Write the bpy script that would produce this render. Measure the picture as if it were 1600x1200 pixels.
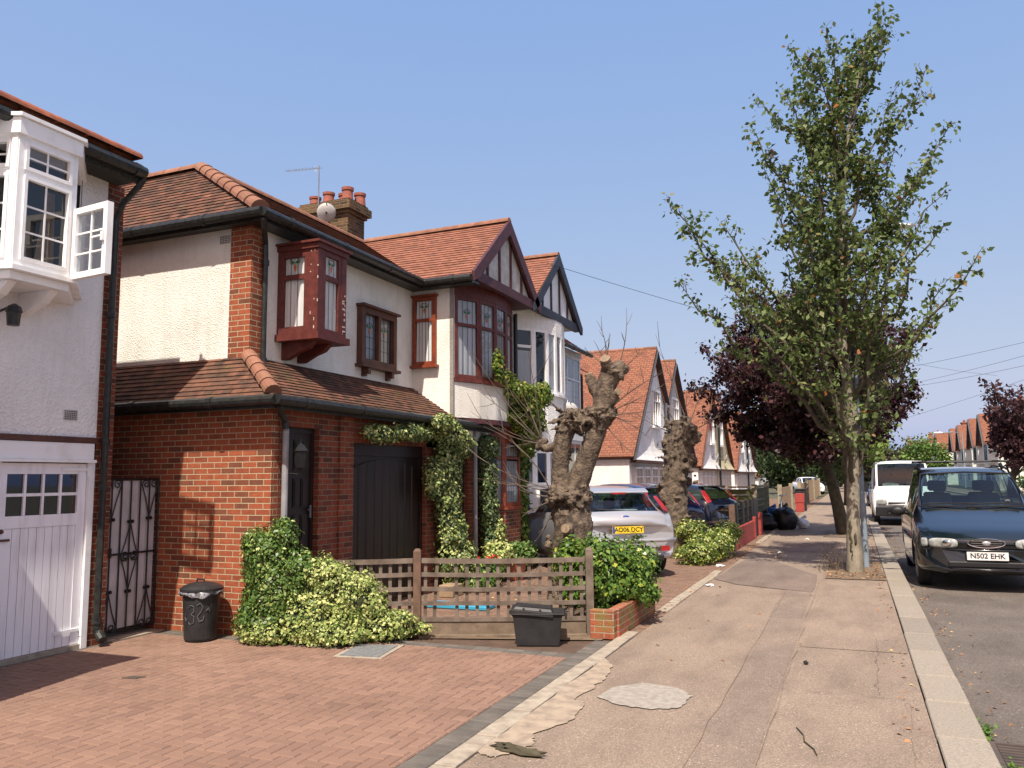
import bpy, bmesh, math, random
import numpy as np
from mathutils import Vector, Matrix, noise
random.seed(7); RS = np.random.RandomState(11)
S = bpy.context.scene; C = S.collection
for o in list(bpy.data.objects): bpy.data.objects.remove(o)
R = math.radians
# ---------------- camera, sky, sun, exposure ----------------
cd = bpy.data.cameras.new('camera'); cam = bpy.data.objects.new('camera', cd); C.objects.link(cam)
cd.sensor_width = 36; cd.lens = 36*1270/1600; cd.clip_start = .05; cd.clip_end = 3000
cam.location = (0, 0, 1.6); cam.rotation_euler = (R(96.6057), R(.5407), R(22.6796)); S.camera = cam
SUN = Vector((.20, -1, 1.55)).normalized()
W = bpy.data.worlds.new('World'); S.world = W; W.use_nodes = True
wn = W.node_tree.nodes; wl = W.node_tree.links
sky = wn.new('ShaderNodeTexSky'); sky.sky_type = 'NISHITA'; sky.sun_disc = False
sky.sun_elevation = math.asin(SUN.z); sky.sun_rotation = math.atan2(SUN.x, SUN.y)
sky.air_density = .7; sky.dust_density = 3; sky.ozone_density = 4; sky.altitude = 30
sep = wn.new('ShaderNodeSeparateColor'); cmb = wn.new('ShaderNodeCombineColor'); wl.new(sky.outputs[0], sep.inputs[0])
for i, (pw, gn) in enumerate(((.66, 1.66), (.39, 1.93), (.05, 3.48))):   # hazy, flat response of a summer sky
    a = wn.new('ShaderNodeMath'); a.operation = 'POWER'; a.inputs[1].default_value = pw; b = wn.new('ShaderNodeMath'); b.operation = 'MULTIPLY'; b.inputs[1].default_value = gn
    wl.new(sep.outputs[i], a.inputs[0]); wl.new(a.outputs[0], b.inputs[0]); wl.new(b.outputs[0], cmb.inputs[i])
wl.new(cmb.outputs[0], wn['Background'].inputs[0]); wn['Background'].inputs[1].default_value = .15
ld = bpy.data.lights.new('sun', 'SUN'); sun = bpy.data.objects.new('sun', ld); C.objects.link(sun)
ld.energy = 5.0; ld.angle = R(.55); ld.color = (1, .925, .80); sun.rotation_euler = SUN.to_track_quat('Z', 'Y').to_euler()
S.view_settings.view_transform = 'Standard'; S.view_settings.look = 'None'
S.view_settings.exposure = 0.5; S.view_settings.gamma = 1
S.render.engine = 'CYCLES'

# ---------------- materials ----------------
def newmat(name):
    m = bpy.data.materials.new(name); m.use_nodes = True
    return m, m.node_tree.nodes, m.node_tree.links, m.node_tree.nodes['Principled BSDF']
def ramp(n, stops):
    r = n.new('ShaderNodeValToRGB'); e = r.color_ramp.elements
    while len(e) < len(stops): e.new(.5)
    for k, (p, c) in enumerate(stops): e[k].position = p; e[k].color = (*c, 1)
    return r
def rgbmix(n, l, a, b, fac, mode='MIX'):
    x = n.new('ShaderNodeMix'); x.data_type = 'RGBA'; x.blend_type = mode
    for s_, i in ((a, 6), (b, 7)):
        if hasattr(s_, 'links'): l.new(s_, x.inputs[i])
        else: x.inputs[i].default_value = (*s_, 1)
    if hasattr(fac, 'links'): l.new(fac, x.inputs[0])
    else: x.inputs[0].default_value = fac
    return x.outputs[2]
def tex(n, l, kind, scale, detail=4, uv=False, rough=.55, stretch=None):
    t = n.new('ShaderNodeTex' + kind); c = n.new('ShaderNodeTexCoord')
    src = c.outputs['UV' if uv else 'Object']
    if stretch:
        mp = n.new('ShaderNodeMapping'); mp.inputs['Scale'].default_value = stretch; l.new(src, mp.inputs[0]); src = mp.outputs[0]
    l.new(src, t.inputs['Vector']); t.inputs['Scale'].default_value = scale
    if kind == 'Noise': t.inputs['Detail'].default_value = detail; t.inputs['Roughness'].default_value = rough
    return t
def bumpit(n, l, b, h, dist, st=1.0):
    k = n.new('ShaderNodeBump'); k.inputs['Strength'].default_value = st; k.inputs['Distance'].default_value = dist
    l.new(h, k.inputs['Height']); l.new(k.outputs[0], b.inputs['Normal']); return k
def mat(name, c, c2=None, rough=.8, ns=6, bump=0, bs=60, metal=0, spec=.4, lo=.35, hi=.65, stretch=None, coat=0):
    m, n, l, b = newmat(name)
    b.inputs['Roughness'].default_value = rough; b.inputs['Metallic'].default_value = metal
    b.inputs['Specular IOR Level'].default_value = spec; b.inputs['Coat Weight'].default_value = coat; b.inputs['Coat Roughness'].default_value = .05
    if c2 is None: c2 = tuple(x*.75 for x in c)
    t = tex(n, l, 'Noise', ns, 6, stretch=stretch); r = ramp(n, [(lo, c), (hi, c2)]); l.new(t.outputs[0], r.inputs[0])
    l.new(r.outputs[0], b.inputs['Base Color'])
    if bump:
        t2 = tex(n, l, 'Noise', bs, 3, stretch=stretch); bumpit(n, l, b, t2.outputs[0], bump)
    return m
def stucco(name, c, c2, dist=.006, sc=70):
    m, n, l, b = newmat(name); b.inputs['Roughness'].default_value = .92; b.inputs['Specular IOR Level'].default_value = .2
    t = tex(n, l, 'Noise', 1.3, 8, rough=.65); r = ramp(n, [(.38, c), (.68, c2)]); l.new(t.outputs[0], r.inputs[0])
    t4 = tex(n, l, 'Noise', 9, 4, stretch=(1, 1, .12)); r4 = ramp(n, [(.5, (1, 1, 1)), (.78, (.80, .78, .74))]); l.new(t4.outputs[0], r4.inputs[0])
    o = rgbmix(n, l, r.outputs[0], r4.outputs[0], .6, 'MULTIPLY'); l.new(o, b.inputs['Base Color'])
    v = tex(n, l, 'Voronoi', sc); bumpit(n, l, b, v.outputs[0], dist, 1)
    return m
def brick(name, c1, c2, c3, mortar, w=.19, h=.062, ms=.010, dark=.5, moss=None):
    m, n, l, b = newmat(name); b.inputs['Roughness'].default_value = .88; b.inputs['Specular IOR Level'].default_value = .25
    t = tex(n, l, 'Brick', 1, uv=True); t.offset = .5
    t.inputs['Brick Width'].default_value = w; t.inputs['Row Height'].default_value = h; t.inputs['Mortar Size'].default_value = ms*.55
    t.inputs['Mortar Smooth'].default_value = .25; t.inputs['Bias'].default_value = -.35
    t.inputs['Color1'].default_value = (0, 0, 0, 1); t.inputs['Color2'].default_value = (1, 1, 1, 1); t.inputs['Mortar'].default_value = (.5, .5, .5, 1)
    r = ramp(n, [(0, c1), (.4, c2), (.68, c3), (1, tuple(x*dark for x in c3))]); l.new(t.outputs[0], r.inputs[0])
    nz = tex(n, l, 'Noise', 14, 6); rz = ramp(n, [(.3, (.72, .72, .74)), (.7, (1.15, 1.1, 1.05))]); l.new(nz.outputs[0], rz.inputs[0])
    o = rgbmix(n, l, r.outputs[0], rz.outputs[0], .8, 'MULTIPLY')
    if moss:
        nm = tex(n, l, 'Noise', 3.5, 6); rm = ramp(n, [(.5, (0, 0, 0)), (.64, (1, 1, 1))]); l.new(nm.outputs[0], rm.inputs[0])
        o = rgbmix(n, l, o, moss, rm.outputs[0])
    o = rgbmix(n, l, o, mortar, t.outputs[1]); l.new(o, b.inputs['Base Color'])
    ma = n.new('ShaderNodeMath'); ma.operation = 'MULTIPLY_ADD'; l.new(t.outputs[1], ma.inputs[0]); ma.inputs[1].default_value = -1.4
    t2 = tex(n, l, 'Noise', 60, 4); l.new(t2.outputs[0], ma.inputs[2]); bumpit(n, l, b, ma.outputs[0], .006)
    return m
def island(name, stops, rough=.85, ns=8, nv=.35, bump=.002, spec=.3, patch=None):
    m, n, l, b = newmat(name); b.inputs['Roughness'].default_value = rough; b.inputs['Specular IOR Level'].default_value = spec
    g = n.new('ShaderNodeNewGeometry'); r = ramp(n, stops); l.new(g.outputs['Random Per Island'], r.inputs[0])
    t = tex(n, l, 'Noise', ns, 6); rz = ramp(n, [(.3, (1-nv,)*3), (.7, (1+nv*.4,)*3)]); l.new(t.outputs[0], rz.inputs[0])
    o = rgbmix(n, l, r.outputs[0], rz.outputs[0], 1, 'MULTIPLY')
    if patch:
        pc, ps, plo, phi = patch; tp = tex(n, l, 'Noise', ps, 5); rp = ramp(n, [(plo, (0, 0, 0)), (phi, (1, 1, 1))]); l.new(tp.outputs[0], rp.inputs[0])
        o = rgbmix(n, l, o, pc, rp.outputs[0])
    l.new(o, b.inputs['Base Color']); t2 = tex(n, l, 'Noise', 90, 3); bumpit(n, l, b, t2.outputs[0], bump)
    return m
def leafmat(name, stops, trans=.3, rough=.5):
    m, n, l, b = newmat(name); g = n.new('ShaderNodeNewGeometry'); r = ramp(n, stops); l.new(g.outputs['Random Per Island'], r.inputs[0])
    l.new(r.outputs[0], b.inputs['Base Color']); b.inputs['Roughness'].default_value = rough; b.inputs['Specular IOR Level'].default_value = .35
    tr = n.new('ShaderNodeBsdfTranslucent'); l.new(r.outputs[0], tr.inputs[0]); mx = n.new('ShaderNodeMixShader'); mx.inputs[0].default_value = trans
    l.new(b.outputs[0], mx.inputs[1]); l.new(tr.outputs[0], mx.inputs[2]); l.new(mx.outputs[0], n['Material Output'].inputs[0])
    return m
def glassmat(name, tint=(.8, .85, .85), refl=1.0, rough=.02):
    m, n, l, b = newmat(name); n.remove(b)
    tr = n.new('ShaderNodeBsdfTransparent'); tr.inputs[0].default_value = (*tint, 1); gl = n.new('ShaderNodeBsdfGlossy'); gl.inputs['Roughness'].default_value = rough
    g = n.new('ShaderNodeNewGeometry'); d = n.new('ShaderNodeVectorMath'); d.operation = 'DOT_PRODUCT'; l.new(g.outputs['Normal'], d.inputs[0]); l.new(g.outputs['Incoming'], d.inputs[1])
    def mth(op, a, b): q = n.new('ShaderNodeMath'); q.operation = op; (l.new(a, q.inputs[0]) if hasattr(a, 'links') else setattr(q.inputs[0], 'default_value', a)); (l.new(b, q.inputs[1]) if hasattr(b, 'links') else setattr(q.inputs[1], 'default_value', b)); return q.outputs[0]
    ab = mth('ABSOLUTE', d.outputs['Value'], 0.0); om = mth('SUBTRACT', 1.0, ab); pw = mth('POWER', om, 4.5); k = n.new('ShaderNodeMath'); k.operation = 'MULTIPLY_ADD'; k.inputs[1].default_value = .9*refl; k.inputs[2].default_value = .05*refl; k.use_clamp = True
    l.new(pw, k.inputs[0]); mx = n.new('ShaderNodeMixShader'); l.new(k.outputs[0], mx.inputs[0]); l.new(tr.outputs[0], mx.inputs[1]); l.new(gl.outputs[0], mx.inputs[2])
    l.new(mx.outputs[0], n['Material Output'].inputs[0]); return m
def asphalt(name, c1, c2, spk, sc=260, dist=.002, wear=None):
    m, n, l, b = newmat(name); b.inputs['Roughness'].default_value = .9; b.inputs['Specular IOR Level'].default_value = .25
    t = tex(n, l, 'Noise', .9, 9, rough=.62); r = ramp(n, [(.36, c1), (.66, c2)]); l.new(t.outputs[0], r.inputs[0])
    v = tex(n, l, 'Voronoi', sc*.45); g = ramp(n, [(0, (.55,)*3), (.5, (1, 1, 1)), (1, (1.6, 1.5, 1.42))]); l.new(v.outputs['Color'], g.inputs[0])
    o = rgbmix(n, l, r.outputs[0], g.outputs[0], .8, 'MULTIPLY')
    v2 = tex(n, l, 'Voronoi', sc*.10); g2 = ramp(n, [(.10, (1, 1, 1)), (.17, (0, 0, 0))]); l.new(v2.outputs[0], g2.inputs[0])
    nn = tex(n, l, 'Noise', 5, 3); gn = ramp(n, [(.40, (0, 0, 0)), (.6, (.9, .9, .9))]); l.new(nn.outputs[0], gn.inputs[0])
    k = n.new('ShaderNodeMath'); k.operation = 'MULTIPLY'; l.new(g2.outputs[0], k.inputs[0]); l.new(gn.outputs[0], k.inputs[1])
    o = rgbmix(n, l, o, spk, k.outputs[0])
    st = tex(n, l, 'Noise', 3.2, 5, stretch=(1, .3, 1)); gs = ramp(n, [(.44, (1, 1, 1)), (.7, (.70, .69, .70))]); l.new(st.outputs[0], gs.inputs[0])
    o = rgbmix(n, l, o, gs.outputs[0], .7, 'MULTIPLY')
    l.new(o, b.inputs['Base Color']); t2 = tex(n, l, 'Noise', sc, 2); bumpit(n, l, b, t2.outputs[0], dist)
    return m

M = {}
M['stucco'] = stucco('white_roughcast', (.83, .82, .76), (.66, .64, .58))
M['stucco_cool'] = stucco('painted_roughcast', (.86, .85, .83), (.74, .72, .70), .010, 42)
M['stucco_cream'] = stucco('cream_roughcast', (.62, .56, .36), (.50, .45, .30))
M['pebble'] = stucco('pebble_strip', (.36, .34, .32), (.20, .19, .18), .01, 90)
M['brick'] = brick('red_brick', (.325, .092, .045), (.26, .07, .037), (.15, .065, .04), (.46, .37, .24), dark=.5)
M['brick_front'] = brick('shaded_red_brick', (.25, .066, .036), (.18, .052, .032), (.09, .04, .03), (.26, .19, .12), dark=.7)  # more dark bricks, and shade under the pent roof put into the colour
M['brick_dark'] = brick('dark_red_brick', (.20, .055, .03), (.14, .04, .025), (.09, .04, .025), (.26, .21, .15))
M['brick_yellow'] = brick('sooty_stock_brick', (.14, .085, .045), (.08, .052, .03), (.04, .03, .022), (.22, .17, .10), h=.055, w=.17)
M['brick_moss'] = brick('mossy_brick', (.36, .10, .05), (.28, .09, .05), (.22, .09, .05), (.34, .28, .2), moss=(.16, .15, .04))
M['tile_old'] = island('weathered_clay_tiles', [(0, (.075, .045, .032)), (.3, (.12, .062, .042)), (.6, (.145, .07, .046)), (.88, (.19, .085, .053)), (1, (.065, .045, .035))], nv=.45, patch=((.13, .10, .035), 5, .60, .78))
M['tile_red'] = island('red_clay_tiles', [(0, (.215, .09, .058)), (.4, (.25, .105, .068)), (.8, (.29, .125, .082)), (1, (.18, .085, .06))], nv=.22)
M['ridge'] = island('terracotta_ridge', [(0, (.235, .108, .072)), (.6, (.29, .14, .092)), (1, (.18, .09, .062))], nv=.3, patch=((.20, .16, .06), 9, .58, .75))
M['ridge_dark'] = island('weathered_ridge', [(0, (.34, .115, .065)), (1, (.24, .085, .05))], nv=.5)
M['roof_far'] = brick('orange_tile_roof', (.27, .115, .07), (.225, .092, .058), (.175, .075, .05), (.11, .055, .04), w=.2, h=.12, ms=.02)
M['roof_brown'] = brick('brown_tile_roof', (.16, .10, .07), (.13, .08, .06), (.10, .07, .05), (.06, .04, .03), w=.2, h=.12, ms=.02)
M['black'] = mat('black_gutter_paint', (.012, .012, .013), (.03, .032, .028), rough=.38, ns=20)
M['blackmoss'] = mat('mossy_black_fascia', (.014, .014, .014), (.055, .055, .045), rough=.8, ns=40, bump=.004)
M['greypipe'] = mat('grey_drainpipe', (.30, .30, .31), (.22, .22, .23), rough=.5)
M['maroon'] = mat('flaking_maroon_paint', (.135, .033, .025), (.08, .02, .017), rough=.5, ns=12, bump=.0015)
M['flake'] = mat('bare_primer', (.6, .52, .45), (.45, .34, .28), rough=.9)
M['redwood'] = mat('red_brown_joinery', (.25, .055, .022), (.16, .035, .018), rough=.38, ns=10)
M['brownwood'] = mat('brown_joinery', (.115, .045, .028), (.07, .03, .02), rough=.5)
M['white'] = mat('white_gloss', (.86, .86, .86), (.66, .64, .60), rough=.35, ns=6, lo=.5, hi=.85)
M['whitedoor'] = mat('white_painted_boards', (.86, .85, .88), (.62, .60, .61), rough=.5, ns=5, lo=.48, hi=.85, stretch=(3, 3, .35))
M['offwhite'] = mat('weathered_white_board', (.60, .585, .55), (.42, .41, .38), rough=.7, ns=7)
M['barge_dark'] = mat('dark_blue_barge', (.022, .024, .04), (.04, .042, .055), rough=.55)
M['barge_maroon'] = mat('plum_barge', (.10, .035, .04), (.055, .02, .028), rough=.6, ns=9)
M['doordark'] = mat('dark_stained_door', (.030, .018, .014), (.016, .010, .009), rough=.42, stretch=(4, 4, .4))
M['room'] = mat('dark_room', (.012, .012, .014), rough=.9)
M['curtain'] = mat('white_curtain', (.88, .87, .86), (.78, .77, .77), rough=.95, ns=3)
M['tan_curtain'] = mat('tan_curtain', (.35, .22, .10), (.25, .15, .08), rough=.95)
M['glass'] = glassmat('window_glass', (.86, .88, .88)); M['glass_dim'] = glassmat('shaded_glass', (.62, .65, .68), 1.6)
M['carglass'] = glassmat('car_glass', (.55, .68, .66), 1.5)
M['glassdark'] = mat('dark_glass', (.02, .024, .028), rough=.04, spec=.9)
M['lead'] = mat('lead_came', (.05, .05, .055), rough=.6); M['sg_green'] = mat('green_glass', (.03, .16, .06), rough=.2); M['sg_amber'] = mat('amber_glass', (.55, .16, .03), rough=.2)
M['potred'] = mat('chimney_terracotta', (.36, .11, .07), (.22, .08, .06), ns=14)
M['metal'] = mat('dull_aluminium', (.35, .36, .37), rough=.4, metal=.7); M['dish'] = mat('dish_grey', (.50, .49, .48), (.36, .35, .34), rough=.5)
M['iron'] = mat('black_wrought_iron', (.012, .012, .013), rough=.45); M['board'] = mat('grey_gate_board', (.52, .51, .53), (.38, .37, .38), ns=3)
M['fence'] = mat('weathered_grey_timber', (.185, .148, .12), (.10, .075, .058), rough=.9, ns=7, bump=.002, bs=120, stretch=(1, 1, 1)); M['fence2'] = mat('tan_gravel_board', (.20, .15, .105), (.12, .09, .065), rough=.9, ns=9, bump=.002)
M['oldwood'] = mat('brown_fence_post', (.17, .10, .07), (.10, .065, .045), rough=.9, ns=10, bump=.002)
M['bin'] = mat('black_rubber', (.016, .016, .017), (.028, .028, .03), rough=.5, ns=8); M['chalk'] = mat('chalk_marks', (.13, .13, .135), rough=.9)
M['poly'] = mat('grey_bin_liner', (.30, .30, .33), (.1, .1, .11), rough=.25, ns=30, lo=.45, hi=.55); M['bag'] = mat('black_bin_bag', (.010, .010, .012), (.02, .02, .022), rough=.3, bump=.02, bs=14)
M['bluebag'] = mat('blue_bag', (.05, .16, .5), rough=.4); M['whitebag'] = mat('white_carrier_bag', (.75, .76, .8), rough=.4, bump=.01, bs=25)
M['terracotta'] = mat('terracotta_pot', (.36, .14, .08), (.28, .10, .06)); M['soil'] = mat('dry_soil', (.20, .145, .095), (.12, .085, .06), ns=14, bump=.01, bs=50)
M['concrete'] = mat('pale_concrete', (.38, .33, .26), (.25, .21, .165), ns=10, bump=.002, bs=120); M['mortar'] = mat('spilt_mortar', (.36, .29, .215), (.24, .19, .147), ns=9, bump=.003, bs=60, lo=.40, hi=.66)
M['cement'] = mat('cement_patch', (.34, .31, .27), (.25, .22, .185), ns=20, bump=.002, bs=120)
M['granite'] = island('granite_kerb', [(0, (.27, .235, .19)), (.5, (.31, .27, .22)), (1, (.235, .205, .17))], ns=60, nv=.3, bump=.002, patch=((.24, .19, .13), 4, .62, .8))
M['path'] = asphalt('pinkish_asphalt', (.262, .206, .160), (.218, .172, .136), (.62, .54, .46), 300, .0025)
M['path2'] = asphalt('greyer_asphalt', (.232, .182, .146), (.195, .155, .127), (.6, .54, .48), 300, .0025)
M['path3'] = asphalt('grey_asphalt', (.19, .15, .125), (.155, .122, .104), (.45, .4, .36), 300, .002)
M['road'] = asphalt('road_asphalt', (.15, .13, .112), (.112, .097, .085), (.42, .38, .34), 240, .004)
M['paver'] = island('red_block_paving', [(0, (.215, .132, .097)), (.5, (.235, .144, .106)), (.9, (.255, .157, .116)), (1, (.19, .115, .087))], ns=1.1, nv=.18, bump=.002)
M['paver_grey'] = island('charcoal_block_paving', [(0, (.115, .103, .09)), (.6, (.15, .133, .115)), (1, (.095, .088, .08))], ns=5, nv=.3, bump=.002)
M['joint'] = mat('dark_sand_joint', (.075, .05, .036), (.11, .07, .05)); M['paver_far'] = brick('brown_block_drive', (.23, .15, .11), (.20, .125, .09), (.17, .11, .08), (.10, .075, .055), w=.17, h=.085, ms=.006, dark=.8)
M['dirt'] = mat('garden_earth', (.10, .085, .05), (.06, .07, .03), ns=3)
def veg(b): return leafmat(*b)
M['ivy_var'] = leafmat('variegated_ivy', [(0, (.14, .21, .05)), (.2, (.26, .34, .09)), (.5, (.42, .46, .15)), (.85, (.56, .57, .25)), (1, (.2, .3, .07))], .15)
M['ivy_green'] = leafmat('green_ivy', [(0, (.05, .10, .022)), (.5, (.09, .165, .035)), (.85, (.15, .25, .055)), (1, (.3, .36, .1))], .2, .4)
M['ivy_wall'] = leafmat('yellow_green_creeper', [(0, (.06, .12, .02)), (.5, (.12, .19, .03)), (.85, (.26, .30, .05)), (1, (.38, .33, .07))], .25, .4)
M['ivy_dark'] = leafmat('grey_green_ivy', [(0, (.05, .09, .035)), (.6, (.10, .15, .06)), (1, (.22, .28, .12))], .15, .5)
M['shrub'] = leafmat('glossy_shrub_leaf', [(0, (.05, .10, .018)), (.5, (.09, .175, .03)), (.9, (.17, .27, .045)), (1, (.45, .42, .06))], .2, .3)
M['leaf_tree'] = leafmat('street_tree_leaf', [(0, (.06, .095, .025)), (.5, (.12, .175, .05)), (.88, (.19, .25, .09)), (.975, (.22, .19, .07)), (1, (.42, .15, .04))], .35)
M['leaf_purple'] = leafmat('purple_plum_leaf', [(0, (.028, .011, .016)), (.6, (.05, .018, .024)), (.93, (.10, .035, .035)), (1, (.12, .14, .04))], .3)
M['leaf_purple2'] = leafmat('purple_far_leaf', [(0, (.05, .022, .03)), (.7, (.09, .04, .045)), (1, (.14, .07, .06))], .3)
M['leaf_light'] = leafmat('light_green_leaf', [(0, (.08, .14, .02)), (.6, (.15, .24, .04)), (1, (.26, .33, .07))], .4)
M['leaf_dark'] = leafmat('dark_green_leaf', [(0, (.02, .035, .012)), (.7, (.04, .065, .02)), (1, (.07, .11, .03))], .25)
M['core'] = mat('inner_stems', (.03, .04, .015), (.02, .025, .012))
M['bark'] = mat('grey_smooth_bark', (.27, .235, .18), (.15, .135, .10), rough=.9, ns=9, bump=.006, bs=30, stretch=(1, 1, .5)); M['bark_dark'] = mat('dark_bark', (.085, .075, .045), (.04, .035, .022), rough=.9, ns=7, bump=.01, bs=24)
M['bark_pollard'] = mat('gnarled_bark', (.16, .122, .088), (.055, .041, .032), rough=.92, ns=13, bump=.02, bs=34, lo=.38, hi=.62); M['cutwood'] = mat('sawn_wood', (.26, .19, .12), (.14, .10, .07), ns=30); M['twig'] = mat('bare_twig', (.13, .10, .078), (.08, .063, .05)); M['limb'] = mat('green_brown_limb', (.105, .09, .055), (.055, .048, .032), ns=10, bump=.004, bs=40)
M['manhole'] = mat('manhole_steel', (.19, .20, .20), (.13, .135, .14), rough=.75, ns=20, bump=.003, bs=120); M['castiron'] = mat('cast_iron', (.10, .075, .06), (.06, .05, .045), rough=.7)
M['redpaint'] = mat('red_masonry_paint', (.36, .055, .045), (.28, .045, .04)); M['fencegreen'] = mat('algae_green_boards', (.085, .095, .035), (.05, .055, .025), ns=5); M['tan'] = mat('tan_timber', (.34, .24, .15), (.24, .17, .11)); M['post'] = mat('weathered_concrete_post', (.33, .29, .20), (.22, .19, .13))
M['tyre'] = mat('tyre_rubber', (.012, .012, .012), (.02, .02, .02), rough=.85); M['rim'] = mat('alloy', (.55, .55, .57), rough=.3, metal=.9); M['hubcap'] = mat('grey_hubcap', (.22, .22, .23), rough=.45)
M['trim'] = mat('black_trim', (.014, .014, .016), rough=.5); M['chrome'] = mat('chrome', (.8, .8, .8), rough=.08, metal=1)
M['silver'] = mat('silver_car_paint', (.50, .50, .52), (.47, .47, .49), rough=.28, metal=.5, coat=.8, ns=2); M['darkgreen'] = mat('dark_teal_car_paint', (.004, .009, .014), (.0035, .008, .012), rough=.16, coat=1, ns=1, spec=.6)
M['navy'] = mat('navy_car_paint', (.012, .022, .085), (.010, .018, .07), rough=.18, coat=1); M['blackcar'] = mat('midnight_car_paint', (.006, .009, .02), rough=.2, coat=1); M['vanwhite'] = mat('white_van_paint', (.80, .80, .80), (.75, .75, .74), rough=.35, coat=.3)
M['seat'] = mat('seat_cloth', (.05, .055, .06), rough=.9); M['lens'] = mat('headlamp_lens', (.42, .44, .42), (.22, .23, .22), rough=.1, ns=16, spec=.8); M['redlens'] = mat('red_lamp_lens', (.36, .012, .012), (.22, .01, .01), rough=.12, spec=.8)
M['yellowplate'] = mat('yellow_plate', (.72, .50, .015), rough=.4); M['whiteplate'] = mat('white_plate', (.8, .8, .78), rough=.4); M['ink'] = mat('black_ink', (.008, .008, .008), rough=.5); M['bluetag'] = mat('blue_tag', (.02, .05, .3))
M['paper'] = mat('paper', (.8, .8, .8), rough=.8); M['lamp_post'] = mat('blue_grey_post', (.26, .32, .38), (.2, .25, .3), rough=.5); M['bluepaint'] = mat('bright_blue_plastic', (.05, .35, .55), rough=.5)
M['flower'] = mat('red_petal', (.6, .01, .02)); M['deadleaf'] = island('dead_leaf', [(0, (.25, .12, .05)), (.6, (.35, .17, .08)), (1, (.5, .35, .15))]); M['grass'] = leafmat('weed_leaf', [(0, (.06, .14, .02)), (1, (.14, .26, .04))])

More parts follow.
